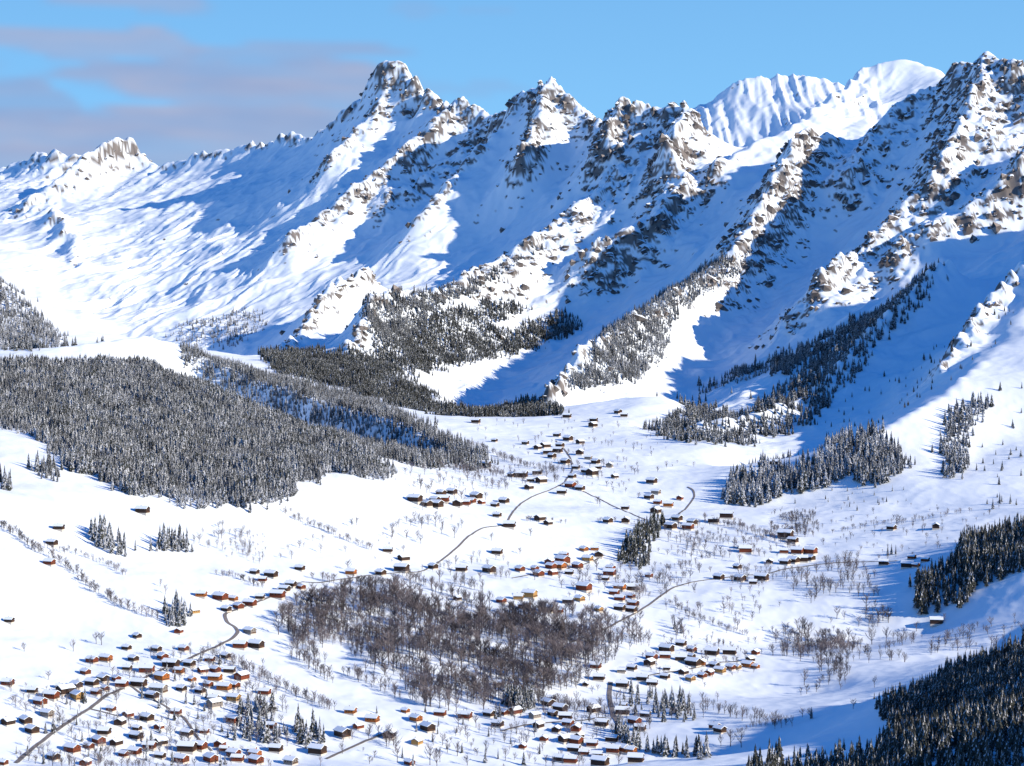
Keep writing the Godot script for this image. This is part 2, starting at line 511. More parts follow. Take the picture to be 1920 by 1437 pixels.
	var foot := [-0.40, 4300.0, -0.10, 4150.0, -0.03, 4020.0, 0.03, 3900.0, 0.09, 3720.0, 0.13, 3350.0, 0.2, 3080.0, 0.27, 3000.0, 0.8, 3000.0]
	for i in nc:
		var d := 4300.0
		for k in range(0, foot.size() - 2, 2):
			if col_t[i] >= foot[k]:
				d = lerpf(foot[k + 1], foot[k + 3], clampf((col_t[i] - foot[k]) / (foot[k + 2] - foot[k]), 0.0, 1.0))
		seam.append(row_l.bsearch(log(d)))
	var mat := StandardMaterial3D.new()
	mat.vertex_color_use_as_albedo = true
	mat.roughness = 0.75
	mat.metallic_specular = 0.25
	for part in 2:
		var idx := PackedInt32Array()
		for j in nr - 1:
			for i in nc - 1:
				if (part == 0) == (j < seam[i]):
					var a := j * nc + i
					idx.append(a); idx.append(a + nc); idx.append(a + 1)
					idx.append(a + 1); idx.append(a + nc); idx.append(a + nc + 1)
		# keep only the vertices this sheet uses
		var remap := PackedInt32Array()
		remap.resize(nc * nr)
		remap.fill(-1)
		var pv := PackedVector3Array()
		var pn := PackedVector3Array()
		var pc := PackedColorArray()
		for q in idx.size():
			var a := idx[q]
			if remap[a] < 0:
				remap[a] = pv.size()
				pv.append(verts[a])
				pn.append(norms[a])
				pc.append(cols[a])
			idx[q] = remap[a]
		var arr := []
		arr.resize(Mesh.ARRAY_MAX)
		arr[Mesh.ARRAY_VERTEX] = pv
		arr[Mesh.ARRAY_NORMAL] = pn
		arr[Mesh.ARRAY_COLOR] = pc
		arr[Mesh.ARRAY_INDEX] = idx
		var mesh := ArrayMesh.new()
		mesh.add_surface_from_arrays(Mesh.PRIMITIVE_TRIANGLES, arr)
		mesh.surface_set_material(0, mat)
		var o := MeshInstance3D.new()
		o.name = "valley_ground" if part == 0 else "mountain_range"
		o.mesh = mesh
		add_child(o)
		mark(o, "snow-covered valley floor and meadows below the peaks" if part == 0 else "chain of snowy rocky peaks with sharp spurs above the valley", "ground" if part == 0 else "mountains", "", "structure")
	print("terrain done ", Time.get_ticks_msec())

func mark(o: Node, label: String, category: String, group := "", kind := "") -> void:
	o.set_meta("label", label)
	o.set_meta("category", category)
	if group != "": o.set_meta("group", group)
	if kind != "": o.set_meta("kind", kind)

func height_at(t: float, lr: float) -> float:
	var i := clampi(col_t.bsearch(t) - 1, 0, nc - 2)
	var j := clampi(row_l.bsearch(lr) - 1, 0, nr - 2)
	var fx := clampf((t - col_t[i]) / (col_t[i + 1] - col_t[i]), 0.0, 1.0)
	var fy := clampf((lr - row_l[j]) / (row_l[j + 1] - row_l[j]), 0.0, 1.0)
	var a := j * nc + i
	return lerpf(lerpf(ground[a], ground[a + 1], fx), lerpf(ground[a + nc], ground[a + nc + 1], fx), fy)

func height_xz(x: float, z: float) -> float:
	return height_at(atan2(x, -z), 0.5 * log(x * x + z * z))

# where the line of sight through a photograph pixel first meets the ground
func ground_at(px: float, py: float, from := 0.0) -> Vector3:
	var d := ray(px, py)
	var i := clampi(col_t.bsearch(d.x) - 1, 0, nc - 2)
	var fx := clampf((d.x - col_t[i]) / (col_t[i + 1] - col_t[i]), 0.0, 1.0)
	for j in range(1, nr):
		var a := j * nc + i
		var r := exp(row_l[j])
		if r < from: continue
		var g := lerpf(ground[a], ground[a + 1], fx)
		if g >= d.y * r:
			var r0 := exp(row_l[j - 1])
			var g0 := lerpf(ground[a - nc], ground[a - nc + 1], fx)
			var e0 := d.y * r0 - g0
			var e1 := d.y * r - g
			var q := lerpf(r0, r, clampf(e0 / maxf(e0 - e1, 0.001), 0.0, 1.0))
			return Vector3(q * sin(d.x), height_at(d.x, log(q)), -q * cos(d.x))
	return Vector3.INF

func is_seen(p: Vector3, lift := 3.0) -> bool:
	var t := atan2(p.x, -p.z)
	var r := sqrt(p.x * p.x + p.z * p.z)
	var s := (p.y + lift) / r
	var i := clampi(col_t.bsearch(t) - 1, 0, nc - 2)
	var jn := clampi(row_l.bsearch(log(r)) - 1, 0, nr - 1)
	for j in range(0, jn, 4):
		if ground[j * nc + i] > s * exp(row_l[j]): return false
	return true

# angular blocks and ledges standing out of the rocky crests, snow lying on their tops
func build_outcrops() -> void:
	var meshes: Array[ArrayMesh] = []
	var m := tint_material(0.9)
	var phi := 1.618
	var ico := [[-1, phi, 0], [1, phi, 0], [-1, -phi, 0], [1, -phi, 0], [0, -1, phi], [0, 1, phi], [0, -1, -phi], [0, 1, -phi], [phi, 0, -1], [phi, 0, 1], [-phi, 0, -1], [-phi, 0, 1]]
	var faces := [0,11,5, 0,5,1, 0,1,7, 0,7,10, 0,10,11, 1,5,9, 5,11,4, 11,10,2, 10,7,6, 7,1,8, 3,9,4, 3,4,2, 3,2,6, 3,6,8, 3,8,9, 4,9,5, 2,4,11, 6,2,10, 8,6,7, 9,8,1]
	var g := RandomNumberGenerator.new()
	g.seed = 900
	for v in 4:
		var st := begin()
		var pts := PackedVector3Array()
		for q in ico:
			pts.append(Vector3(q[0], q[1], q[2]).normalized() * g.randf_range(0.55, 1.25))
		for f in range(0, faces.size(), 3):
			var a := pts[faces[f]]
			var b := pts[faces[f + 1]]
			var c := pts[faces[f + 2]]
			var n := (b - a).cross(c - a).normalized()
			if n.dot(a + b + c) < 0.0: n = -n
			var t := g.randf()
			var col := Color(0.075, 0.07, 0.07).lerp(Color(0.26, 0.235, 0.222), t * t)
			if n.y > 0.42 + g.randf_range(-0.12, 0.25): col = Color(0.78, 0.86, 0.93)
			tri(st, a, c, b, col)
		meshes.append(finish(st, m))
	var spots: Array = [[], [], [], []]
	for j in nr:
		for i in nc:
			var k := mask[j * nc + i]
			if k < 0.44 or absf(col_t[i]) > 0.28: continue
			var r := exp(row_l[j])
			if r < 3700.0 or r > 9800.0: continue
			if g.randf() > 0.16: continue
			var size := 4.0 + 11.0 * g.randf() * g.randf() * minf(k + 0.5, 1.4)
			var x := r * sin(col_t[i]) + g.randf_range(-3, 3)
			var z := -r * cos(col_t[i]) + g.randf_range(-3, 3)
			var b := Basis(Vector3.UP, 0.75 + g.randf_range(-0.5, 0.5)) * Basis(Vector3.RIGHT, g.randf_range(-0.25, 0.25)) * Basis(Vector3.BACK, g.randf_range(-0.35, 0.15))
			b = b * Basis.from_scale(Vector3(g.randf_range(0.9, 1.9), g.randf_range(0.6, 1.25), g.randf_range(0.6, 1.0)) * size)
			spots[g.randi() % 4].append(Transform3D(b, Vector3(x, height_xz(x, z) - size * 0.25, z)))
	for v in 4:
		print("outcrops ", spots[v].size())
		var mm := MultiMesh.new()
		mm.transform_format = MultiMesh.TRANSFORM_3D
		mm.mesh = meshes[v]
		mm.instance_count = spots[v].size()
		for i in spots[v].size(): mm.set_instance_transform(i, spots[v][i])
		var o := MultiMeshInstance3D.new()
		o.name = "rock_outcrops"
		o.multimesh = mm
		add_child(o, true)
		mark(o, "snow-capped grey-brown rock outcrops along the crests and spurs", "rocks", "rock outcrops of the mountain range", "stuff")

# ---------------------------------------------------------------- plants
var conifer_crown: Array[ArrayMesh] = []
var conifer_trunk: ArrayMesh
var conifer_whole: Array[ArrayMesh] = []
var bare_crown: Array[ArrayMesh] = []
var bare_trunk: ArrayMesh
var bare_whole: Array[ArrayMesh] = []
var m_leaf: StandardMaterial3D
var m_bark: StandardMaterial3D

func tint_material(rough_ := 0.9) -> StandardMaterial3D:
	var m := StandardMaterial3D.new()
	m.vertex_color_use_as_albedo = true
	m.roughness = rough_
	m.metallic_specular = 0.2
	return m

func tri(st: SurfaceTool, a: Vector3, b: Vector3, c: Vector3, col: Color) -> void:
	st.set_color(col); st.add_vertex(a)
	st.set_color(col); st.add_vertex(b)
	st.set_color(col); st.add_vertex(c)

func rod(st: SurfaceTool, a: Vector3, b: Vector3, ra: float, rb: float, n: int, col: Color) -> void:
	var d := (b - a).normalized()
	var u := d.cross(Vector3.RIGHT if absf(d.x) < 0.8 else Vector3.UP).normalized()
	var v := d.cross(u)
	for k in n:
		var p := u * cos(TAU * k / n) + v * sin(TAU * k / n)
		var q := u * cos(TAU * (k + 1) / n) + v * sin(TAU * (k + 1) / n)
		tri(st, a + p * ra, b + p * rb, a + q * ra, col)
		tri(st, a + q * ra, b + p * rb, b + q * rb, col)

func begin() -> SurfaceTool:
	var st := SurfaceTool.new()
	st.begin(Mesh.PRIMITIVE_TRIANGLES)
	st.set_smooth_group(-1)
	return st

func finish(st: SurfaceTool, m: Material) -> ArrayMesh:
	st.generate_normals()
	var mesh := st.commit()
	mesh.surface_set_material(0, m)
	return mesh

# a conifer one unit (20 m) tall is built at full size; sprays hang in uneven whorls, some carry snow
func conifer_sprays(st: SurfaceTool, sd: int, wide: float, frost: float) -> void:
	var g := RandomNumberGenerator.new()
	g.seed = sd
	var tiers := 11
	for k in tiers:
		var f := float(k) / tiers
		var y := 2.0 + 17.0 * pow(f, 0.92)
		var r := wide * pow(1.0 - f, 0.85) * g.randf_range(0.8, 1.15) + 0.25
		var n := 9 if k < 7 else 6
		var spin := g.randf() * TAU
		for i in n:
			var a := spin + TAU * (i + g.randf_range(-0.25, 0.25)) / n
			var w := TAU / n * 0.62
			var rr := r * g.randf_range(0.7, 1.2)
			var tip := Vector3(cos(a) * rr, y - rr * g.randf_range(0.25, 0.5), sin(a) * rr)
			var top := Vector3(cos(a) * 0.15, y + 1.7 + g.randf_range(0.0, 0.6), sin(a) * 0.15)
			var l := Vector3(cos(a - w) * rr * 0.7, y - rr * 0.42 - g.randf() * 0.3, sin(a - w) * rr * 0.7)
			var q := Vector3(cos(a + w) * rr * 0.7, y - rr * 0.42 - g.randf() * 0.3, sin(a + w) * rr * 0.7)
			var green := Color(0.035, 0.041, 0.038).lerp(Color(0.075, 0.08, 0.075), g.randf())
			var c1 := green
			var c2 := green
			if g.randf() < frost: c1 = green.lerp(Color(0.49, 0.53, 0.61), g.randf_range(0.45, 1.0))
			if g.randf() < frost: c2 = green.lerp(Color(0.49, 0.53, 0.61), g.randf_range(0.45, 1.0))
			tri(st, top, l, tip, c1)
			tri(st, top, tip, q, c2)
	tri(st, Vector3(0, 21.0, 0), Vector3(0.3, 18.0, 0.2), Vector3(-0.3, 18.0, 0.2), Color(0.06, 0.065, 0.055))
	tri(st, Vector3(0, 21.0, 0), Vector3(-0.2, 18.0, -0.3), Vector3(0.3, 18.0, 0.2), Color(0.06, 0.065, 0.055))

func conifer_stem(st: SurfaceTool) -> void:
	rod(st, Vector3(0, -1.5, 0), Vector3(0, 10, 0), 0.34, 0.2, 5, Color(0.09, 0.07, 0.06))
	rod(st, Vector3(0, 10, 0), Vector3(0, 19, 0), 0.2, 0.06, 4, Color(0.09, 0.07, 0.06))

func bare_stem(st: SurfaceTool) -> void:
	rod(st, Vector3(0, -1.2, 0), Vector3(0.1, 5.0, 0), 0.30, 0.2, 5, Color(0.095, 0.085, 0.09))
	rod(st, Vector3(0.1, 5.0, 0), Vector3(0.0, 11.5, 0.1), 0.2, 0.05, 4, Color(0.095, 0.085, 0.09))

func bare_limbs(st: SurfaceTool, sd: int) -> void:
	var g := RandomNumberGenerator.new()
	g.seed = sd
	for i in 13:
		var y := g.randf_range(2.2, 9.5)
		var a := g.randf() * TAU
		var len := lerpf(5.2, 2.4, (y - 2.2) / 7.3) * g.randf_range(0.75, 1.15)
		var out := Vector3(cos(a), 0, sin(a))
		var p0 := Vector3(0.05, y, 0)
		var p1 := p0 + out * len * 0.45 + Vector3.UP * len * 0.5
		var p2 := p1 + out * len * 0.3 + Vector3.UP * len * 0.55
		var col := Color(0.09, 0.08, 0.09).lerp(Color(0.19, 0.175, 0.19), g.randf())
		rod(st, p0, p1, 0.13, 0.09, 3, col)
		rod(st, p1, p2, 0.09, 0.05, 3, col)
		for k in 7:
			var s := g.randf()
			var b := p0.lerp(p1, s * 2.0) if s < 0.5 else p1.lerp(p2, s * 2.0 - 1.0)
			var dir := (out.rotated(Vector3.UP, g.randf_range(-1.5, 1.5)) * g.randf_range(0.3, 0.9) + Vector3.UP * g.randf_range(0.5, 1.1)).normalized()
			var tc := Color(0.10, 0.088, 0.10).lerp(Color(0.30, 0.28, 0.30), g.randf() * g.randf())
			rod(st, b, b + dir * g.randf_range(1.2, 2.6), 0.075, 0.035, 3, tc)

func make_plants() -> void:
	m_leaf = tint_material(0.85)
	m_bark = tint_material(0.95)
	var st := begin()
	conifer_stem(st)
	conifer_trunk = finish(st, m_bark)
	st = begin()
	bare_stem(st)
	bare_trunk = finish(st, m_bark)
	for v in 5:
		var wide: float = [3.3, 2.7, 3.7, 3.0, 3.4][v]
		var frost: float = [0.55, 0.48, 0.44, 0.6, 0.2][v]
		st = begin()
		conifer_sprays(st, 50 + v, wide, frost)
		conifer_crown.append(finish(st, m_leaf))
		st = begin()
		conifer_sprays(st, 50 + v, wide, frost)
		conifer_stem(st)
		conifer_whole.append(finish(st, m_leaf))
		st = begin()
		bare_limbs(st, 80 + v)
		bare_crown.append(finish(st, m_bark))
		st = begin()
		bare_limbs(st, 80 + v)
		bare_stem(st)
		bare_whole.append(finish(st, m_bark))

# stands of trees: kind (0 conifer, 1 leafless), name, label of the stand, label of a single tree in it, spacing m, height m, nearest, farthest distance, density, outline in photograph pixels
var stands := [
	[0, "frosted grey conifer forest covering the rounded hill above the village", "frost-grey conifer at the edge of the forest on the rounded hill", 5.2, 16.5, 2080, 3420, 0.98, [-60,655, 0,662, 50,668, 100,677, 140,668, 185,674, 240,668, 300,684, 345,692, 420,732, 500,772, 600,817, 700,864, 735,886, 722,897, 640,893, 560,905, 540,943, 480,951, 400,955, 350,947, 300,932, 240,927, 200,906, 140,888, 100,852, 60,818, 0,800, -60,790]],
	[0, "conifer forest on the shaded back ridge of the rounded hill", "conifer on the back ridge of the rounded hill", 5.8, 17.0, 2780, 4150, 0.96, [350,642, 480,690, 600,730, 700,760, 780,791, 860,831, 925,868, 890,882, 850,872, 800,884, 740,886, 600,815, 500,770, 420,730, 345,690, 345,660]],
	[0, "dark row of conifers behind the snowy knoll", "conifer in the dark row behind the snowy knoll", 8.0, 19.0, 3850, 4300, 0.8, [20,650, 60,630, 130,615, 205,620, 190,640, 120,642, 60,656]],
	[0, "distant grey conifer wood on the hill below the snow slope", "conifer in the distant wood below the snow slope", 8.5, 20.0, 4300, 5400, 0.95, [-80,490, 0,524, 40,560, 92,612, 130,645, 40,650, -80,655]],
	[0, "wooded foothill under the shaded bowl", "conifer on the wooded foothill under the shaded bowl", 6.0, 18.0, 3950, 5000, 0.96, [490,668, 560,660, 640,664, 720,690, 800,740, 852,776, 810,788, 780,775, 700,748, 600,724, 520,694]],
	[0, "conifer belt behind the flat upper meadow", "conifer in the belt behind the flat upper meadow", 6.5, 19.0, 3730, 4300, 0.95, [790,800, 850,765, 900,742, 960,748, 1040,762, 1065,782, 1000,792, 820,800]],
	[0, "sunlit conifer wood on the toe of the long spur", "conifer on the toe of the long spur", 5.6, 18.0, 4650, 5900, 0.98, [690,562, 780,550, 860,545, 930,512, 1000,470, 1040,450, 960,500, 900,540, 880,560, 830,575, 800,600, 780,640, 700,650, 684,602]],
	[0, "shaded conifer wood in the bowl beside the long spur", "conifer in the shaded bowl beside the long spur", 5.8, 18.0, 4300, 5600, 0.95, [790,605, 860,585, 1030,548, 1040,560, 900,610, 960,620, 1080,585, 1082,622, 980,660, 880,680, 800,700, 700,690, 660,660, 780,640]],
	[0, "thin conifer wood at the foot of the streaked slab", "conifer at the foot of the streaked slab", 11.0, 17.0, 5300, 6500, 0.6, [320,600, 420,585, 490,580, 500,610, 440,650, 330,645]],
	[0, "conifer wood climbing the tower spur", "conifer on the tower spur", 5.6, 19.0, 3850, 5400, 0.98, [1400,468, 1380,520, 1300,565, 1250,615, 1245,668, 1190,716, 1130,722, 1060,724, 1112,665, 1128,632, 1200,588, 1270,532]],
	[0, "conifer wood along the narrow rib below the great shadow", "conifer on the narrow rib below the great shadow", 7.2, 20.0, 3250, 4600, 0.62, [1735,488, 1765,488, 1738,560, 1702,604, 1642,642, 1622,692, 1562,742, 1552,772, 1500,802, 1400,832, 1300,832, 1208,806, 1280,768, 1312,764, 1380,782, 1440,752, 1482,718, 1440,690, 1310,736, 1400,690, 1532,650, 1600,600, 1690,532]],
	[0, "dense conifer wood standing on the edge of the shaded floor", "conifer in the wood on the edge of the shaded floor", 6.2, 23.0, 2550, 3300, 0.96, [1356,935, 1380,905, 1450,884, 1530,870, 1560,842, 1620,822, 1652,816, 1690,850, 1697,886, 1660,906, 1600,902, 1540,917, 1480,922, 1410,948, 1380,948]],
	[0, "strip of conifers on the sunny slope", "conifer in the strip on the sunny slope", 7.0, 20.0, 2550, 3250, 0.85, [1762,838, 1780,780, 1830,755, 1866,764, 1832,792, 1812,830, 1818,870, 1795,902, 1772,892]],
	[0, "shaded conifer wood on the bank above the stream", "conifer on the bank above the stream", 6.0, 23.0, 2050, 2420, 0.9, [1990,960, 1920,985, 1870,1002, 1810,1032, 1760,1072, 1702,1102, 1722,1142, 1800,1140, 1860,1092, 1920,1072, 1990,1060]],
	[0, "dark conifer forest on the shaded near hill", "conifer in the dark forest on the shaded near hill", 4.3, 12.0, 780, 1680, 0.98, [2050,1180, 1920,1225, 1800,1265, 1700,1302, 1640,1328, 1660,1352, 1690,1385, 1650,1420, 1540,1436, 1400,1450, 1400,1700, 2050,1700]],
	[0, "dark conifers lining the gully beside the hamlet", "conifer lining the gully beside the hamlet", 6.0, 19.0, 2200, 2800, 0.9, [1150,1050, 1200,1012, 1238,976, 1252,986, 1216,1022, 1212,1062, 1172,1064]],
	[0, "conifer clump in the lower village", "conifer in the clump of the lower village", 6.0, 17.0, 1350, 1560, 0.8, [440,1330, 500,1315, 512,1350, 560,1362, 608,1385, 606,1400, 540,1396, 470,1392, 440,1370]],
	[0, "conifers among the roofs of the riverside village", "conifer among the roofs of the riverside village", 7.0, 14.0, 1500, 1850, 0.6, [1170,1315, 1205,1300, 1300,1325, 1300,1350, 1220,1350, 1170,1345]],
	[0, "small dark spinney below the bare wood", "conifer in the spinney below the bare wood", 5.0, 15.0, 1500, 1720, 0.95, [950,1315, 990,1310, 1006,1325, 1000,1336, 960,1336]],
	[0, "round conifer copse above the lower village", "conifer in the round copse above the lower village", 5.0, 17.0, 1650, 1850, 0.95, [298,1168, 310,1150, 340,1145, 350,1165, 345,1178, 320,1178]],
	[0, "pair of conifer clumps on the open snowfield", "conifer in a clump on the open snowfield", 5.5, 21.0, 1950, 2120, 0.95, [172,1018, 180,1000, 200,1005, 228,1040, 215,1042, 190,1032, 290,1030, 300,1015, 345,1018, 348,1040, 320,1038]],
	[0, "conifers at the frame of the forest near the lone hayfield", "conifer beside the lone hayfield", 6.0, 20.0, 2050, 2400, 0.8, [60,885, 100,870, 120,888, 100,900, 70,900]],
	[0, "scattered young conifers on the sunny slope", "young conifer alone on the sunny slope", 24.0, 13.0, 2550, 3300, 0.42, [1820,760, 1920,700, 1960,700, 1960,960, 1840,960, 1820,880, 1850,800]],
	[0, "scattered small conifers below the dense wood", "small conifer alone below the dense wood", 18.0, 9.0, 2500, 2900, 0.4, [1440,935, 1540,925, 1660,915, 1720,930, 1680,960, 1500,970]],
	[0, "thin conifers in the great shadow", "conifer in the great shadow", 22.0, 12.0, 3200, 4100, 0.32, [1480,800, 1640,720, 1740,660, 1800,600, 1860,580, 1900,560, 1920,600, 1800,700, 1700,770, 1560,830]],
	[0, "tree line on the dark ridge edge", "conifer on the dark ridge edge", 7.0, 14.0, 3100, 3260, 0.8, [1795,722, 1850,676, 1900,636, 1960,596, 1960,582, 1900,622, 1850,662, 1790,708]],
	[1, "dense purple-brown leafless wood in the middle of the valley", "leafless tree at the edge of the purple-brown wood", 4.8, 15.0, 1560, 2020, 0.95, [532,1160, 560,1135, 600,1118, 680,1102, 760,1106, 830,1142, 900,1147, 1000,1136, 1080,1152, 1132,1172, 1120,1205, 1112,1262, 1050,1282, 1000,1302, 930,1315, 880,1328, 800,1312, 720,1272, 690,1248, 680,1225, 620,1200, 560,1205, 600,1250, 560,1245, 545,1210]],
	[1, "leafless thicket strip on the open snowfield", "leafless shrub in the strip on the open snowfield", 5.0, 8.0, 1900, 2250, 0.9, [360,992, 400,990, 440,1008, 470,1022, 486,1048, 470,1050, 430,1030, 380,1010]],
	[1, "leafless scrub on the bank below the terraced road", "leafless tree below the terraced road", 9.0, 13.0, 2050, 2420, 0.6, [1480,1068, 1620,1066, 1640,1105, 1620,1150, 1560,1160, 1500,1125]],
	[1, "leafless alder thicket by the white meadow", "leafless alder by the white meadow", 6.0, 12.0, 1900, 2120, 0.85, [1440,1205, 1500,1182, 1580,1180, 1600,1205, 1590,1235, 1480,1225]],
	[1, "leafless copse standing in the white meadow", "leafless tree in the copse of the white meadow", 6.0, 12.0, 1780, 1990, 0.7, [1430,1258, 1500,1250, 1582,1262, 1580,1288, 1540,1286, 1480,1274]],
	[1, "leafless scrub below the shaded bank", "leafless tree below the shaded bank", 7.5, 13.0, 2000, 2250, 0.7, [1600,1165, 1640,1120, 1700,1150, 1712,1185, 1650,1195]],
	[1, "leafless trees along the stream below the near hill", "leafless tree along the stream below the near hill", 8.0, 11.0, 1880, 2150, 0.6, [1600,1215, 1720,1200, 1920,1170, 1960,1175, 1920,1200, 1820,1225, 1700,1230, 1600,1230]],
	[1, "leafless scrub round the gully and the hamlet", "leafless tree in the scrub near the gully", 10.0, 11.0, 2350, 2850, 0.5, [1250,985, 1300,975, 1380,985, 1440,1010, 1450,1060, 1380,1080, 1290,1060, 1250,1040]],
	[1, "dark leafless shrubs above the terraced road", "leafless shrub above the terraced road", 6.0, 9.0, 2400, 2850, 0.8, [1430,990, 1470,978, 1520,980, 1530,1000, 1480,1004]],
	[1, "leafless trees between the farms and the hill", "leafless tree between the farms and the hill", 11.0, 12.0, 2150, 2600, 0.5, [720,960, 770,965, 860,985, 870,1020, 830,1035, 780,1010, 720,1005]],
	[1, "leafless trees round the farms above the bare wood", "leafless tree by the farms above the bare wood", 10.0, 12.0, 1950, 2250, 0.5, [780,1080, 860,1045, 950,1050, 960,1075, 900,1100, 840,1120, 760,1100]],
	[1, "leafless slope below the hill forest", "leafless tree on the slope below the hill forest", 10.0, 12.0, 2450, 3000, 0.6, [740,885, 840,870, 900,878, 960,890, 1060,880, 1060,895, 960,905, 900,925, 850,915, 760,900]],
	[1, "leafless hedgerow trees of the far hamlet", "leafless tree among the roofs of the far hamlet", 14.0, 10.0, 2750, 3200, 0.5, [1030,870, 1100,865, 1160,885, 1200,900, 1150,920, 1080,915, 1040,890]],
	[1, "garden trees of the lower village", "leafless garden tree in the lower village", 8.0, 8.0, 1330, 1720, 0.6, [0,1290, 60,1290, 220,1245, 330,1225, 430,1215, 520,1300, 560,1400, 470,1437, 330,1445, 0,1445]],
	[1, "garden trees of the riverside village", "leafless garden tree in the riverside village", 8.0, 9.0, 1430, 1760, 0.6, [900,1350, 1000,1325, 1130,1300, 1240,1330, 1230,1437, 960,1437, 920,1390]],
	[1, "leafless orchard rows on the lower slope", "leafless tree in the orchard rows on the lower slope", 9.0, 13.0, 1430, 1600, 0.55, [820,1380, 900,1350, 920,1370, 880,1437, 820,1437]],
	[1, "leafless wood between bare wood and gully road", "leafless tree by the gully road", 7.5, 13.0, 1800, 2150, 0.7, [1060,1210, 1120,1195, 1200,1160, 1215,1195, 1180,1225, 1120,1225]],
	[1, "leafless trees round the hamlet on the bright terrace", "leafless tree round the hamlet on the bright terrace", 10.0, 12.0, 2000, 2450, 0.5, [990,1085, 1090,1080, 1130,1075, 1250,1080, 1250,1125, 1200,1150, 1150,1110, 1080,1105, 1000,1098]],
	[0, "small conifers between the roofs of the lower village", "small conifer between the roofs of the lower village", 13.0, 11.0, 1330, 1720, 0.4, [0,1300, 120,1290, 260,1260, 420,1240, 480,1300, 430,1437, 0,1437]],
	[0, "small conifers between the houses strung below the wood", "small conifer between the houses below the wood", 16.0, 11.0, 1430, 1700, 0.3, [620,1345, 900,1330, 1180,1310, 1220,1400, 1100,1440, 640,1440]],
	[1, "leafless garden trees of the meadow village", "leafless garden tree in the meadow village", 9.0, 8.0, 1780, 2100, 0.5, [1180,1260, 1210,1225, 1260,1205, 1400,1215, 1440,1240, 1350,1270, 1200,1290]],
	[1, "leafless trees across the middle slopes", "leafless tree on the middle slopes", 24.0, 10.0, 1750, 2500, 0.45, [520,1000, 700,1000, 900,1010, 1000,1040, 960,1110, 700,1095, 560,1095, 500,1060]],
	[1, "leafless trees over the broken ground by the gully", "leafless tree on the broken ground by the gully", 9.0, 10.0, 2000, 2750, 0.5, [1215,1030, 1290,1010, 1400,1040, 1460,1075, 1420,1110, 1330,1120, 1260,1110, 1225,1080]],
	[1, "leafless scrub on the slope above the meadow village", "leafless shrub above the meadow village", 13.0, 10.0, 1950, 2350, 0.5, [1230,1130, 1330,1120, 1460,1130, 1500,1170, 1420,1195, 1300,1195, 1240,1180]],
	[1, "leafless trees on the lowest slope", "leafless tree on the lowest slope", 14.0, 10.0, 1380, 1620, 0.4, [560,1330, 640,1340, 760,1380, 900,1400, 980,1437, 600,1437, 520,1400]],
	[1, "leafless trees scattered over the streamside meadow", "leafless tree in the streamside meadow", 20.0, 10.0, 1480, 1800, 0.4, [1240,1310, 1420,1330, 1480,1390, 1400,1420, 1260,1400]],
	[1, "thin trees of the flat upper valley", "leafless tree in the flat upper valley", 26.0, 9.0, 2950, 3700, 0.4, [880,800, 1180,790, 1300,860, 1330,900, 1180,890, 900,850]],
	[1, "thin leafless trees on the pale terraces", "leafless tree on the pale terraces", 14.0, 8.0, 2350, 2800, 0.5, [1540,960, 1700,960, 1880,950, 1880,1000, 1760,1030, 1600,1030, 1540,1010]],
]
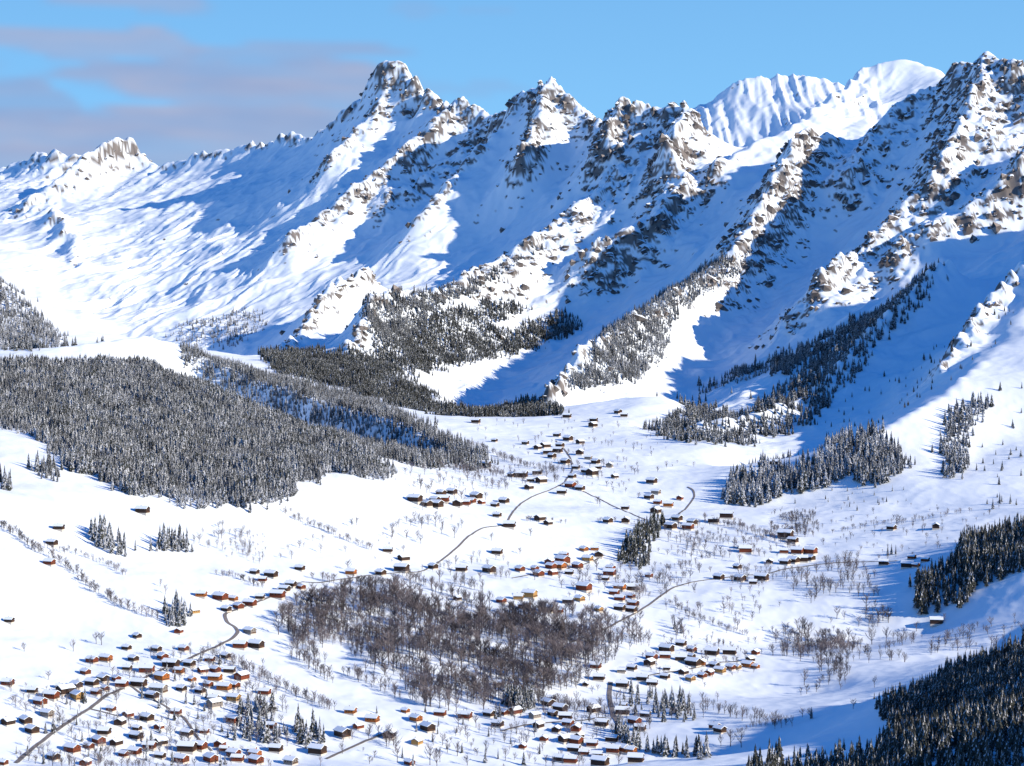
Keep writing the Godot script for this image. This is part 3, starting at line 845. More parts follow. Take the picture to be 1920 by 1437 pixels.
# hedges and tree rows: kind, label, single label, spacing, height, half width m, points
var rows_of_trees := [
	[1, "leafless hedge running down the broad snowfield", "leafless tree in the hedge down the broad snowfield", 6.0, 9.0, 4.0, [0,985, 30,1005, 60,1030, 120,1060, 180,1112, 250,1148, 300,1162]],
	[1, "leafless hedge above the farms", "leafless tree in the hedge above the farms", 6.0, 8.0, 5.0, [525,955, 600,992, 650,1015, 700,1032]],
	[1, "leafless hedge through the upper hamlet", "leafless shrub in the hedge by the upper hamlet", 4.0, 6.0, 4.0, [405,1078, 440,1082, 490,1102]],
	[1, "dense hedge below the lower village street", "leafless shrub in the dense hedge below the street", 4.0, 8.0, 5.0, [430,1238, 470,1262, 530,1292, 580,1315, 630,1335]],
	[1, "leafless tree row on the bright strip below the wood", "leafless tree in the row on the bright strip", 8.0, 11.0, 5.0, [640,1262, 720,1295, 800,1325]],
	[1, "leafless row beside the farm track", "leafless tree beside the farm track", 7.0, 10.0, 4.0, [760,1082, 820,1110, 870,1125]],
	[1, "leafless row below the streamside meadow", "leafless tree below the streamside meadow", 9.0, 10.0, 6.0, [1300,1330, 1360,1340, 1440,1355, 1480,1362]],
	[1, "leafless row across the open slope", "leafless tree in the row across the open slope", 9.0, 11.0, 5.0, [560,1240, 600,1262, 625,1285]],
	[0, "conifers along the gully road", "conifer along the gully road", 5.0, 15.0, 5.0, [1160,1370, 1180,1395, 1210,1410, 1245,1412, 1320,1418]],
	[0, "conifer row descending into the great shadow", "conifer in the row descending into the great shadow", 7.0, 15.0, 6.0, [1310,738, 1380,715, 1450,690, 1520,660]],
	[1, "leafless fringe under the hill forest", "leafless tree in the fringe under the hill forest", 8.0, 11.0, 8.0, [880,835, 920,850, 960,868, 1010,880, 1050,888]],
	[0, "dark conifers at the border of the snowfield", "conifer at the border of the snowfield", 6.0, 18.0, 5.0, [-20,900, 10,905, 12,920]],
	[1, "leafless row in the flat field below the far hamlet", "leafless tree in the row of the flat field", 7.0, 7.0, 4.0, [985,978, 1020,976, 1060,982]],
	[1, "leafless row beyond the flat field", "leafless tree in the row beyond the flat field", 8.0, 7.0, 4.0, [1120,982, 1160,980, 1200,984]],
	[1, "hedge along the foot of the streamside meadow", "leafless shrub in the hedge of the streamside meadow", 4.0, 4.0, 3.0, [1380,1375, 1420,1362, 1470,1356]],
	[1, "leafless row climbing to the upper hamlet", "leafless tree in the row climbing to the upper hamlet", 6.0, 9.0, 5.0, [535,1175, 570,1205, 600,1240]],
	[1, "leafless row above the bare wood", "leafless tree in the row above the bare wood", 6.0, 9.0, 4.0, [590,1085, 640,1098, 700,1096]],
	[1, "leafless row along the sunken lane", "leafless tree in the row along the sunken lane", 6.0, 9.0, 5.0, [1320,975, 1380,990, 1440,1010, 1500,1035]],
	[1, "hedge on the bright slope below the terraced road", "leafless shrub on the bright slope", 5.0, 6.0, 3.0, [1250,1130, 1310,1160, 1360,1180, 1400,1192]],
	[1, "leafless row across the sunny terraces", "leafless tree in the row across the sunny terraces", 8.0, 7.0, 5.0, [1560,1000, 1640,985, 1740,975, 1820,960]],
	[1, "leafless row on the stepped field", "leafless tree in the row on the stepped field", 7.0, 7.0, 4.0, [640,1180, 660,1205, 670,1235]],
	[1, "hedge above the broad snowfield", "leafless shrub in the hedge above the broad snowfield", 6.0, 6.0, 4.0, [60,1030, 130,1035, 200,1060, 230,1080]],
	[1, "leafless avenue below the wood", "leafless tree in the avenue below the wood", 5.0, 10.0, 8.0, [940,1290, 1000,1312, 1060,1325, 1100,1340]],
]
# lone trees: kind, x, y, height
var lone := [0,1785,660,22, 0,1690,870,16, 0,1716,872,14, 0,1850,768,14, 0,1875,945,16, 0,1895,945,14, 0,1862,955,15, 0,1880,880,13, 0,1806,800,12, 0,1672,1040,14, 0,1665,1042,16, 0,1680,1040,13, 0,1270,748,18, 0,1232,744,16, 0,1305,835,22, 0,1212,806,20, 0,1408,748,20, 0,1372,738,15, 0,1340,765,14, 0,1320,770,14, 0,1247,1418,18, 0,1240,1416,16, 0,1265,1420,15, 0,1325,1422,19, 0,1315,1425,14, 0,1310,1424,12,
	1,1520,1348,9, 1,1505,1345,8, 1,1370,1400,13, 1,1390,1402,14, 1,1352,1400,10, 1,137,1222,10, 1,45,1222,8, 1,215,1138,11, 1,310,1115,10, 1,190,1210,11, 1,180,1208,10, 1,240,1140,9, 1,300,1100,8, 1,120,1040,9, 1,475,1100,8, 1,745,1430,12, 1,730,1390,13, 1,738,1398,13, 1,725,1400,12, 1,742,1408,12, 1,1640,1290,10, 1,1770,1165,9, 1,1600,1330,8, 0,1522,1348,10, 1,975,1040,9, 1,995,1005,10, 1,1120,945,12, 1,1125,950,12, 1,1190,890,11, 1,1150,925,10, 1,660,990,12, 1,668,985,10, 1,905,1110,12, 1,900,1090,11, 1,1270,1190,15, 1,1275,1180,14, 1,1268,1200,14, 1,1282,1195,14, 0,1278,1188,15, 0,1265,1180,14]

var all_trees: Array = []    # position, height, turn, kind, stand index, seen pixels
var stand_names: Array = []  # per stand: label, single label

func add_tree(p: Vector3, h: float, kind: int, stand: int) -> void:
	all_trees.append([p, h, rng.randf() * TAU, kind, stand, 0.0])

func build_forests() -> void:
	var clump := noise(31, 1.0 / 90.0, 2)
	var thin := noise(32, 1.0 / 28.0, 2)
	for s in stands:
		var poly := PackedVector2Array()
		var lo := Vector2(9999, 9999)
		var hi := Vector2(-9999, -9999)
		var pts: Array = s[8]
		for i in range(0, pts.size(), 2):
			var v := Vector2(pts[i], pts[i + 1])
			poly.append(v)
			lo = lo.min(v)
			hi = hi.max(v)
		var t0 := atan((lo.x - 960.0) / F) - 0.004
		var t1 := atan((hi.x - 960.0) / F) + 0.004
		var gap: float = s[3] * (1.0 if s[0] == 0 or s[3] < 5.8 else 0.78)
		var ragged := 14.0 if s[0] == 0 else 36.0
		var r: float = s[5]
		while r < s[6]:
			var t := t0
			while t < t1:
				var tt := t + rng.randf_range(-0.45, 0.45) * gap / r
				var rr := r + rng.randf_range(-0.45, 0.45) * gap
				t += gap / r
				var p := Vector3(rr * sin(tt), height_at(tt, log(rr)), -rr * cos(tt))
				var q := to_pixel(p)
				var edge := clump.get_noise_2d(p.x, p.z)
				q += Vector2(edge * ragged, clump.get_noise_2d(p.z, p.x) * ragged * 0.8) + Vector2(rng.randfn(0.0, 0.32), rng.randfn(0.0, 0.26)) * ragged
				if q.x < lo.x or q.x > hi.x or q.y < lo.y or q.y > hi.y: continue
				if rng.randf() > s[7] - (0.55 if s[0] == 0 else 1.5) * maxf(edge + (-0.05 if s[0] == 0 else 0.03), 0.0) - (0.8 if s[0] == 0 else 1.6) * maxf(thin.get_noise_2d(p.x, p.z) - 0.15, 0.0): continue
				if not Geometry2D.is_point_in_polygon(q, poly): continue
				if near_house(p, 6.5): continue
				add_tree(p, s[4] * rng.randf_range(0.5, 1.15) * (1.0 + 0.6 * edge), s[0], stand_names.size())
			r += gap
		stand_names.append([s[1], s[2]])
	for s in rows_of_trees:
		var pts: Array = s[6]
		for i in range(0, pts.size() - 2, 2):
			var a := ground_at(pts[i], pts[i + 1])
			var b := ground_at(pts[i + 2], pts[i + 3])
			if not a.is_finite() or not b.is_finite(): continue
			var n := int(a.distance_to(b) / s[3]) + 1
			for k in n:
				for rep in 2:
					var f := (k + rng.randf()) / n
					var p: Vector3 = a.lerp(b, f) + Vector3(rng.randf_range(-1, 1), 0, rng.randf_range(-1, 1)) * float(s[5])
					p.y = height_xz(p.x, p.z)
					if near_house(p, 6.5): continue
					add_tree(p, s[4] * rng.randf_range(0.55, 1.15), s[0], stand_names.size())
		stand_names.append([s[1], s[2]])
	var solo := stand_names.size()
	stand_names.append(["conifers standing alone on the snow", "conifer standing alone on the open snow"])
	stand_names.append(["leafless trees standing alone on the snow", "leafless tree standing alone on the open snow"])
	for i in range(0, lone.size(), 4):
		var p := ground_at(lone[i + 1], lone[i + 2])
		if p.is_finite() and not near_house(p, 5.0): add_tree(p, lone[i + 3], lone[i], solo + int(lone[i]))
	# which trees show: nearest first on a coarse raster of the view
	all_trees.sort_custom(func(a, b): return a[0].length_squared() < b[0].length_squared())
	var w := 960
	var h := 720
	var cover := PackedByteArray()
	cover.resize(w * h)
	for t in all_trees:
		var p: Vector3 = t[0]
		var q := to_pixel(p) * 0.5
		var top := to_pixel(p + Vector3(0, t[1], 0)) * 0.5
		if top.x < 1 or top.x > w - 2 or top.y > h - 2 or q.y < 1: continue
		if not is_seen(p, t[1] * 0.6): continue
		var half: float = (q.y - top.y) * 0.16
		var seen := 0
		for y in range(maxi(int(top.y), 0), mini(int(q.y) + 1, h)):
			var f := (y - top.y) / maxf(q.y - top.y, 0.5)
			var hw := maxf(half * f, 0.5)
			for x in range(maxi(int(top.x - hw), 0), mini(int(top.x + hw) + 1, w)):
				if cover[y * w + x] == 0:
					seen += 1
					cover[y * w + x] = 1
		t[5] = seen
	for kind in 2:
		var order: Array = all_trees.filter(func(t): return t[3] == kind and t[5] > 2)
		order.sort_custom(func(a, b): return a[5] > b[5])
		var single := 300
		print("kind ", kind, " trees seen ", order.size())
		for i in mini(single, order.size()):
			order[i][5] = -1.0
			single_tree(order[i])
	var per := {}
	for t in all_trees:
		if t[5] < 0.0: continue
		if not per.has(t[4]): per[t[4]] = []
		per[t[4]].append(t)
	print("trees ", all_trees.size())
	for s in per:
		var list: Array = per[s]
		var kind: int = list[0][3]
		var mm := MultiMesh.new()
		mm.transform_format = MultiMesh.TRANSFORM_3D
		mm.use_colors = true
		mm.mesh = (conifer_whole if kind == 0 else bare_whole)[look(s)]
		mm.instance_count = list.size()
		for i in list.size():
			mm.set_instance_transform(i, tree_transform(list[i]))
			var v := rng.randf_range(0.7, 1.2) + 0.7 * clump.get_noise_2d(list[i][0].x * 1.6, list[i][0].z * 1.6)  # clump noise darkens patches, standing in for shade among the trees
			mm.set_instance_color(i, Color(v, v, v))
		var o := MultiMeshInstance3D.new()
		o.multimesh = mm
		o.name = "conifer_forest" if kind == 0 else "leafless_wood"
		add_child(o, true)
		mark(o, stand_names[s][0], "forest" if kind == 0 else "wood", "", "stuff")

func look(stand: int) -> int:      # less frosted dark trees; in some stands the darker crowns stand in for shade
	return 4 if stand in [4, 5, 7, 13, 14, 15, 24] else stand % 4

func tree_transform(t: Array) -> Transform3D:
	var s: float = t[1] / (20.5 if t[3] == 0 else 12.0)
	var sw: float = s * (1.0 + 0.25 * sin(t[2] * 7.0)) * (1.0 if t[3] == 0 else 1.1)
	return Transform3D(Basis(Vector3.UP, t[2]) * Basis.from_scale(Vector3(sw, s, sw)), t[0])

func single_tree(t: Array) -> void:
	var o := Node3D.new()
	o.name = "conifer_tree" if t[3] == 0 else "leafless_tree"
	add_child(o, true)
	o.transform = tree_transform(t)
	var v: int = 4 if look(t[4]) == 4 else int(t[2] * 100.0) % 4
	piece(o, "trunk", conifer_trunk if t[3] == 0 else bare_trunk)
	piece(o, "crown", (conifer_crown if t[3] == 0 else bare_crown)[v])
	var h: float = t[1]
	var size := "very tall " if h > 20.0 else ("tall " if h > 15.0 else ("" if h > 11.0 else ("short " if h > 7.0 else "very short ")))
	mark(o, size + stand_names[t[4]][1], "tree", size + "trees of the " + stand_names[t[4]][0])

func piece(parent: Node3D, called: String, mesh: Mesh, mat: Material = null) -> MeshInstance3D:
	var o := MeshInstance3D.new()
	o.name = called
	o.mesh = mesh
	if mat: o.material_override = mat
	parent.add_child(o, true)
	return o

# ---------------------------------------------------------------- houses
# photograph pixel of the foot of each house, its tone (0 dark, 1 red-brown, 2 orange, 3 ochre, 4 grey)
var houses := [237,1219,0, 293,1222,0, 305,1237,1, 198,1240,2, 172,1243,1, 238,1257,0, 193,1278,0, 218,1277,1, 303,1276,2, 228,1289,1, 172,1286,0, 143,1290,0, 112,1292,1, 95,1311,1, 146,1312,3, 180,1303,1, 197,1295,1, 260,1288,0, 208,1334,1, 14,1286,1, 15,1360,0, 48,1357,0, 88,1344,4, 195,1378,0, 135,1411,1, 166,1404,1, 232,1419,1, 252,1415,1, 300,1422,0, 255,1386,0, 298,1368,1, 302,1397,0, 257,1370,0, 5,1435,1, 160,1436,1, 297,1300,4,
	344,1221,1, 450,1216,1, 480,1216,0, 393,1241,1, 423,1235,0, 335,1263,2, 403,1261,1, 360,1278,2, 403,1277,2, 390,1288,1, 340,1296,0, 453,1275,1, 496,1303,1, 400,1315,4, 402,1326,4, 438,1315,3, 438,1356,1, 383,1376,1, 506,1367,1, 373,1406,1, 412,1401,1, 420,1409,1, 472,1411,2, 478,1419,2, 517,1410,0, 438,1419,1, 445,1428,1, 395,1429,1, 318,1424,4, 595,1414,0, 545,1434,4,
	657,1339,2, 698,1355,2, 672,1367,1, 642,1382,0, 760,1337,2, 780,1353,2, 802,1371,0, 782,1397,3, 825,1343,1, 872,1348,1, 768,1435,1, 607,1413,0, 730,1384,0,
	917,1344,0, 945,1341,1, 966,1339,1, 933,1363,0, 1028,1324,0, 1033,1314,0, 1037,1343,0, 1003,1347,4, 1050,1334,0, 1098,1287,0, 1123,1276,0, 1167,1289,0, 1113,1336,0, 1185,1257,0, 1165,1262,4, 980,1404,1, 1043,1373,0, 1080,1372,1, 1087,1384,0, 1080,1395,1, 1076,1410,0, 1095,1416,1, 1050,1428,0, 1070,1431,1, 1147,1391,0, 1150,1412,1, 1166,1410,1, 1182,1413,2, 1168,1327,0, 1167,1340,0, 1190,1358,1, 1192,1430,0, 1125,1436,0, 933,1286,1, 1117,1254,1,
	1277,1212,0, 1250,1223,0, 1297,1223,1, 1335,1229,0, 1368,1228,0, 1417,1228,1, 1297,1234,0, 1222,1237,1, 1247,1235,1, 1277,1240,0, 1218,1248,0, 1250,1257,0, 1300,1249,0, 1316,1248,2, 1340,1252,0, 1370,1256,1, 1382,1255,3, 1402,1252,2, 1417,1254,2, 1282,1265,0, 1317,1271,1, 1330,1267,1, 1350,1262,3, 1295,1277,3, 1247,1273,0, 1205,1277,0, 1223,1286,0, 1407,1241,0, 1340,1367,1, 1350,1374,0,
	92,1060,1, 97,1023,0, 335,1188,1, 257,1197,0, 17,1168,0, 508,1083,0, 492,1091,1, 477,1077,0, 562,1070,0, 565,1105,1, 377,1120,2, 413,1126,1, 437,1127,2, 447,1142,1, 468,1137,1, 424,1147,0, 487,1124,0, 520,1122,1, 533,1110,0, 545,1101,0, 365,1151,3, 468,1189,4,
	658,1078,2, 714,1079,0, 757,1052,0, 753,1072,0, 812,1067,0, 865,1072,0, 917,1074,0, 858,1126,0, 932,1040,0, 940,1131,1, 955,990,0, 727,1036,0,
	1095,1034,2, 1115,1033,2, 1123,1045,0, 1057,1045,1, 1030,1059,1, 1055,1057,1, 1102,1053,3, 975,1072,1, 1003,1070,1, 1033,1067,1, 1050,1067,2, 1067,1078,0, 1010,1081,1, 1037,1079,1, 1083,1066,1, 1145,1070,1, 1143,1080,1, 1135,1089,0, 1217,1083,1, 1095,1108,1, 1162,1107,2, 1152,1116,1, 1162,1127,1, 1184,1122,1, 1162,1145,0, 1187,1137,1, 1123,1147,3, 1065,1132,0, 1087,1128,3, 972,1125,3, 993,1121,3, 983,1142,1, 1025,1148,0, 1047,1150,1, 1187,1108,0, 1184,1148,0,
	1275,938,1, 1253,951,2, 1230,963,0, 1230,927,4, 1217,936,0, 1233,946,1, 1270,977,0, 1298,984,0, 1290,993,1, 1258,992,0, 1338,981,0, 1362,972,0, 1392,1030,0, 1398,1037,1, 1470,1038,1, 1495,1039,1, 1487,1018,0, 1473,1009,0, 1443,1057,0, 1383,1067,0, 1348,1087,0, 1388,1090,0, 1428,1089,0, 1412,1096,0,
	60,1300,0, 75,1322,1, 122,1302,0, 160,1265,1, 250,1240,0, 275,1262,1, 320,1252,0, 285,1310,0, 240,1345,1, 275,1352,0, 225,1360,0, 330,1340,1, 350,1380,0, 280,1405,1, 350,1410,0, 340,1430,1, 100,1425,0, 60,1375,0, 185,1395,1, 218,1398,0, 480,1432,1, 420,1295,2, 375,1300,0, 440,1290,1, 380,1262,1, 430,1262,0, 355,1250,0, 1060,1350,0, 1060,1392,0, 1110,1400,1, 1120,1420,0, 1010,1365,0, 1020,1390,1, 1065,1362,1, 1128,1362,0, 1200,1370,0, 1210,1345,0,
	1672,994,0, 1520,1039,1, 1472,1059,0, 1488,1056,0, 1504,1054,0, 1520,1051,0, 1710,1049,1, 1735,1054,1, 1702,1065,0, 1718,1064,1, 1657,1060,0, 1755,992,0,
	892,794,0, 927,829,0, 985,834,0, 1008,843,0, 1023,840,0, 778,942,0, 830,942,1, 815,942,0, 827,929,0, 847,927,0, 800,950,0, 818,952,0, 858,950,0, 872,948,1, 883,944,1, 903,946,1, 893,936,0, 945,944,0, 928,951,0, 932,970,0, 1007,890,0, 977,896,0, 960,895,0, 1015,906,0, 995,904,0, 992,918,0, 908,877,0, 1012,977,0, 1028,985,0,
	1044,819,0, 1063,784,0, 1113,791,0, 1112,801,0, 1159,776,0, 1170,782,0, 1088,833,0, 1050,839,0, 1065,827,0, 1087,853,0, 1027,852,0, 1035,859,0, 1045,849,0, 1103,862,4, 1117,870,0, 1122,880,0, 1143,877,4, 1110,892,0, 1153,897,0, 1222,907,0, 1070,915,1, 1088,920,0, 1053,927,0, 1060,870,0, 1080,880,0, 1172,956,0, 1073,897,0, 1097,887,0, 1140,981,0, 1173,981,0, 267,963,0, 110,994,0, 1430,873,0, 1452,872,0, 1756,1171,0]
# name of the hamlet, region in photograph pixels
var hamlets := [
	["in the upper hamlet beside the bare wood", 340, 1050, 600, 1155], ["in the lower village along the grey road", 0, 1155, 620, 1440], ["strung below the bare wood", 620, 1270, 905, 1440],
	["in the riverside village by the stream", 905, 1284, 1210, 1440], ["in the village beside the white meadow", 1090, 1190, 1450, 1290], ["in the hamlet near the conifer gully", 935, 1020, 1240, 1155],
	["at a farm above the bare wood", 600, 1000, 935, 1130], ["in the hamlet under the forested hill", 740, 910, 960, 1000], ["in the far valley hamlet", 870, 760, 1180, 930],
	["in the hamlet at the road bend", 1185, 900, 1372, 1000], ["on the terraced road", 1372, 980, 1760, 1100]]
var house_spots: PackedVector2Array = []

func near_house(p: Vector3, d: float) -> bool:
	var key := Vector2i(int(floor(p.x / 20.0)), int(floor(p.z / 20.0)))
	for dx in range(-1, 2):
		for dz in range(-1, 2):
			for q in house_cells.get(key + Vector2i(dx, dz), []):
				if Vector2(p.x, p.z).distance_to(q) < d: return true
	return false
var house_cells := {}

func plain(c: Color, r := 0.85) -> StandardMaterial3D:
	var m := StandardMaterial3D.new()
	m.albedo_color = c.linear_to_srgb()
	m.roughness = r
	m.metallic_specular = 0.25
	return m

func timber(c: Color) -> StandardMaterial3D:     # boarded wall: fine vertical grain
	var m := plain(c, 0.8)
	var n := NoiseTexture2D.new()
	n.width = 64
	n.height = 64
	n.noise = noise(7, 0.08, 3)
	var g := Gradient.new()
	g.set_color(0, Color(0.6, 0.6, 0.6))
	g.set_color(1, Color(1, 1, 1))
	n.color_ramp = g
	m.albedo_texture = n
	m.uv1_triplanar = true
	m.uv1_scale = Vector3(1.2, 0.2, 1.2)
	return m

func quad(st: SurfaceTool, a: Vector3, b: Vector3, c: Vector3, d: Vector3) -> void:
	for v in [a, b, c, a, c, d]: st.add_vertex(v)

func slab_box(st: SurfaceTool, lo: Vector3, hi: Vector3) -> void:
	var p := []
	for k in 8: p.append(Vector3(hi.x if k & 1 else lo.x, hi.y if k & 2 else lo.y, hi.z if k & 4 else lo.z))
	quad(st, p[0], p[1], p[3], p[2]); quad(st, p[5], p[4], p[6], p[7]); quad(st, p[4], p[0], p[2], p[6])
	quad(st, p[1], p[5], p[7], p[3]); quad(st, p[2], p[3], p[7], p[6]); quad(st, p[4], p[5], p[1], p[0])

# a body with gables at both ends (ridge along x)
func gable(st: SurfaceTool, hx: float, hz: float, y0: float, y1: float, ridge: float) -> void:
	var a := Vector3(-hx, y0, hz); var b := Vector3(hx, y0, hz); var c := Vector3(hx, y1, hz); var d := Vector3(-hx, y1, hz)
	var e := Vector3(-hx, y0, -hz); var f := Vector3(hx, y0, -hz); var g := Vector3(hx, y1, -hz); var h := Vector3(-hx, y1, -hz)
	var r := Vector3(hx, ridge, 0); var l := Vector3(-hx, ridge, 0)
	quad(st, d, c, b, a); quad(st, g, h, e, f); quad(st, c, g, f, b); quad(st, h, d, a, e)
	for v in [c, r, g, h, l, d]: st.add_vertex(v)
	quad(st, d, l, r, c); quad(st, h, g, r, l)

# two sloping slabs meeting at the ridge, drawn as one folded plate with thickness
func roof_plate(st: SurfaceTool, hx: float, hz: float, eave: float, ridge: float, thick: float) -> void:
	var up := Vector3(0, thick, 0)
	for s in [-1.0, 1.0]:
		var a := Vector3(-hx, eave, s * hz); var b := Vector3(hx, eave, s * hz)
		var c := Vector3(hx, ridge, 0); var d := Vector3(-hx, ridge, 0)
		quad(st, a + up, b + up, c + up, d + up); quad(st, d, c, b, a)
		quad(st, a, b, b + up, a + up); quad(st, b, c, c + up, b + up); quad(st, d, a, a + up, d + up)

func flat_mesh(build: Callable) -> ArrayMesh:
	var st := begin()
	build.call(st)
	st.generate_normals()
	return st.commit()

func build_houses() -> void:
	var tones := [timber(Color(0.075, 0.048, 0.04)), timber(Color(0.25, 0.07, 0.038)), timber(Color(0.50, 0.17, 0.05)), timber(Color(0.55, 0.33, 0.13)), timber(Color(0.32, 0.29, 0.27))]
	var tone_words := ["dark-brown timber", "red-brown timber", "bright orange timber", "pale ochre", "grey rendered"]
	var m_base := plain(Color(0.52, 0.48, 0.43))
	var m_roof := plain(Color(0.06, 0.045, 0.04))
	var m_snow := plain(Color(0.78, 0.86, 0.93), 0.75)
	var m_deck := plain(Color(0.10, 0.055, 0.035))
	var m_stack := plain(Color(0.22, 0.17, 0.15))
	var m_glass := plain(Color(0.02, 0.025, 0.03), 0.15)
	var kits := []
	for v in 3:
		var hx: float = [6.2, 7.6, 5.2][v]
		var hz: float = [4.6, 5.2, 4.2][v]
		var y1: float = [5.4, 6.4, 4.8][v]
		var ridge := y1 + hz * 0.52
		kits.append({
			"foundation": flat_mesh(func(st): slab_box(st, Vector3(-hx - 0.05, -2.5, -hz - 0.05), Vector3(hx + 0.05, 1.0, hz + 0.05))),
			"wall": flat_mesh(func(st): gable(st, hx, hz, 1.0, y1, ridge)),
			"roof": flat_mesh(func(st): roof_plate(st, hx + 0.9, hz + 0.9, y1 - 0.38, ridge + 0.05, 0.22)),
			"snow_cover": flat_mesh(func(st): roof_plate(st, hx + 0.86, hz + 0.86, y1 - 0.13, ridge + 0.3, 0.55)),
			"balcony": flat_mesh(func(st): slab_box(st, Vector3(hx, 2.0, -hz * 0.8), Vector3(hx + 1.0, 2.9, hz * 0.8))),
			"chimney": flat_mesh(func(st): slab_box(st, Vector3(-hx * 0.4, ridge - 1.0, -1.6), Vector3(-hx * 0.4 + 0.8, ridge + 1.3, -0.8))),
			"window": flat_mesh(func(st): slab_box(st, Vector3(-0.6, -0.7, -0.04), Vector3(0.6, 0.7, 0.04))),
			"hx": hx, "hz": hz, "y1": y1})
	var spots := []
	for i in range(0, houses.size(), 3):
		var p := ground_at(houses[i], houses[i + 1])
		if not p.is_finite():
			print("house lost ", houses[i], " ", houses[i + 1])
			continue
		spots.append([p, houses[i + 2], houses[i], houses[i + 1]])
	for i in spots.size():
		var p: Vector3 = spots[i][0]
		if near_house(p, 7.0): continue
		var key := Vector2i(int(floor(p.x / 20.0)), int(floor(p.z / 20.0)))
		if not house_cells.has(key): house_cells[key] = []
		house_cells[key].append(Vector2(p.x, p.z))
		var tone: int = spots[i][1]
		var form := rng.randi() % 3
		var kit: Dictionary = kits[form]
		var size: String = ["", "broad ", "small "][form]
		var o := Node3D.new()
		o.name = "chalet"
		add_child(o, true)
		o.position = p
		var turn := rng.randf_range(-0.95, -0.15)
		if rng.randf() < 0.16: turn += PI * 0.5
		o.rotation.y = turn
		o.scale = Vector3.ONE * rng.randf_range(0.8, 1.2) * lerpf(0.68, 1.0, smoothstep(1600.0, 2700.0, p.length()))
		piece(o, "foundation", kit["foundation"], m_base)
		var wall := piece(o, "wall", kit["wall"], tones[tone])
		var roof := piece(o, "roof", kit["roof"], m_roof)
		piece(roof, "snow_cover", kit["snow_cover"], m_snow)
		piece(roof, "chimney", kit["chimney"], m_stack)
		piece(o, "balcony", kit["balcony"], m_deck)
		if p.length() < 2000.0:
			for w in 3:
				var g := piece(wall, "window", kit["window"], m_glass)
				g.position = Vector3(kit["hx"] * (-0.55 + 0.55 * w), kit["y1"] - 1.5, kit["hz"])
			for w in 2:
				var g := piece(wall, "window", kit["window"], m_glass)
				g.position = Vector3(kit["hx"], kit["y1"] - 0.8, kit["hz"] * (-0.35 + 0.7 * w))
				g.rotation.y = PI * 0.5
		var place := "standing apart on the open snow"
		for q in hamlets:
			if spots[i][2] >= q[1] and spots[i][3] >= q[2] and spots[i][2] < q[3] and spots[i][3] < q[4]:
				place = q[0]
				break
		mark(o, size + tone_words[tone] + " chalet with snowy roof " + place, "house", size + tone_words[tone] + " houses " + place)

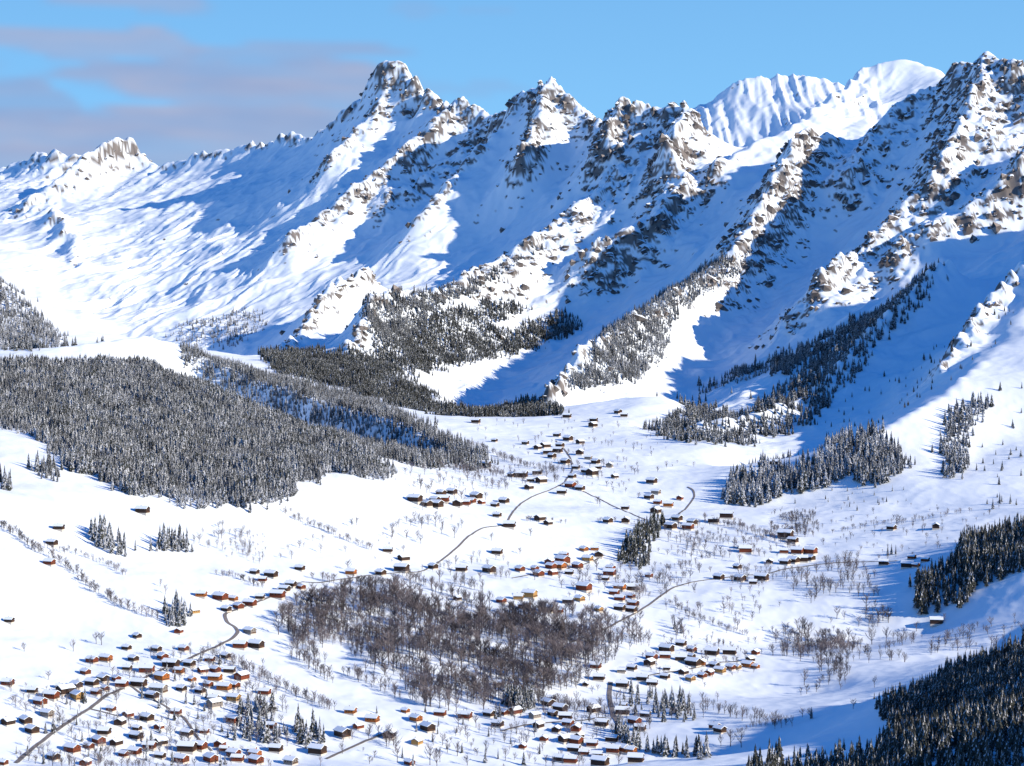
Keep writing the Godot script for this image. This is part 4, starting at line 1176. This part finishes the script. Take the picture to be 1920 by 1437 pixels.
# ---------------------------------------------------------------- roads
var road_lines := [
	["ploughed grey road climbing through the lower village", 3.4, [30,1432, 60,1405, 100,1375, 140,1347, 168,1330, 200,1305, 250,1283, 300,1258, 350,1238, 400,1216, 436,1199, 447,1186, 440,1176, 425,1168, 420,1152, 450,1142, 490,1127, 540,1107, 566,1092]],
	["narrow lane below the bare wood", 3.2, [612,1424, 660,1402, 700,1385, 722,1376]],
	["road curving up past the farms to the far hamlet", 2.8, [566,1092, 600,1094, 660,1084, 740,1074, 790,1074, 815,1060, 850,1035, 880,1005, 905,990, 948,986, 958,966, 975,945, 1000,931, 1040,916, 1058,906]],
	["lane leaving the bare wood", 3.0, [1070,1205, 1120,1188, 1170,1162, 1210,1140, 1230,1125, 1262,1102, 1300,1092, 1370,1082, 1440,1076]],
	["dark street descending through the riverside village", 4.2, [1145,1280, 1142,1305, 1148,1335, 1160,1362, 1176,1385]],
	["road bend by the orange houses", 2.8, [1058,906, 1100,925, 1170,958, 1215,978, 1255,976, 1285,956, 1303,932, 1300,919, 1288,913]],
	["thin lane through the lower village houses", 2.0, [240,1283, 262,1300, 300,1320, 345,1345, 370,1385, 400,1412]],
	["thin lane along the lower village rows", 2.0, [168,1330, 215,1342, 262,1352, 300,1352]],
	["thin lane of the riverside village", 2.6, [940,1372, 985,1360, 1040,1355, 1090,1352, 1140,1345]],
	["thin lane in the far valley", 2.8, [1058,906, 1075,880, 1070,860, 1060,845, 1040,825]],
	["thin lane to the hamlet near the conifer gully", 2.6, [960,1085, 1010,1075, 1060,1068, 1110,1055, 1135,1040]],
	["thin lane in the meadow village", 2.6, [1180,1275, 1230,1265, 1290,1257, 1345,1243, 1400,1240]],
	["terraced road below the sunny slope", 3.6, [1440,1076, 1480,1066, 1560,1056, 1620,1054, 1690,1052]],
]

func build_roads() -> void:
	var m := plain(Color(0.27, 0.25, 0.245), 0.8)
	var n := NoiseTexture2D.new()
	n.width = 256
	n.height = 256
	n.seamless = true
	n.noise = noise(9, 0.03, 4)
	var g := Gradient.new()
	g.set_color(0, Color(0.7, 0.7, 0.7))
	g.set_color(1, Color(1, 1, 1))
	n.color_ramp = g
	m.albedo_texture = n
	m.uv1_triplanar = true
	m.uv1_scale = Vector3.ONE * 0.03
	for line in road_lines:
		var pts: Array = line[2]
		var path := PackedVector3Array()
		for i in range(0, pts.size() - 2, 2):
			for k in 10:
				var f := k / 10.0
				var p := ground_at(lerpf(pts[i], pts[i + 2], f), lerpf(pts[i + 1], pts[i + 3], f))
				if p.is_finite() and (path.is_empty() or path[-1].distance_to(p) < 90.0): path.append(p)
		for it in 6:
			for i in range(1, path.size() - 1):
				path[i] = (path[i - 1] + path[i] * 2.0 + path[i + 1]) * 0.25
		# even steps of 3 m, draped over the ground
		var c := Curve3D.new()
		for p in path: c.add_point(p)
		var len := c.get_baked_length()
		var st := begin()
		var prev := []
		var steps := int(len / 3.0)
		for i in steps + 1:
			var p := c.sample_baked(len * i / steps)
			var q := c.sample_baked(minf(len * i / steps + 2.0, len)) - c.sample_baked(maxf(len * i / steps - 2.0, 0.0))
			var side: Vector3 = Vector3(-q.z, 0, q.x).normalized() * float(line[1]) * 0.5
			var row := []
			var top := -9999.0
			for s in 5:
				var v: Vector3 = p + side * (s * 0.5 - 1.0)
				v.y = height_xz(v.x, v.z)
				top = maxf(top, v.y)
				row.append(v)
			for s in 5: row[s].y = lerpf(row[s].y, top, 0.5) + 0.4
			if not prev.is_empty():
				for s in 4: quad(st, prev[s], prev[s + 1], row[s + 1], row[s])
			prev = row
		st.generate_normals()
		var o := MeshInstance3D.new()
		o.name = "road"
		o.mesh = st.commit()
		o.material_override = m
		add_child(o, true)
		mark(o, line[0], "road", "", "structure")
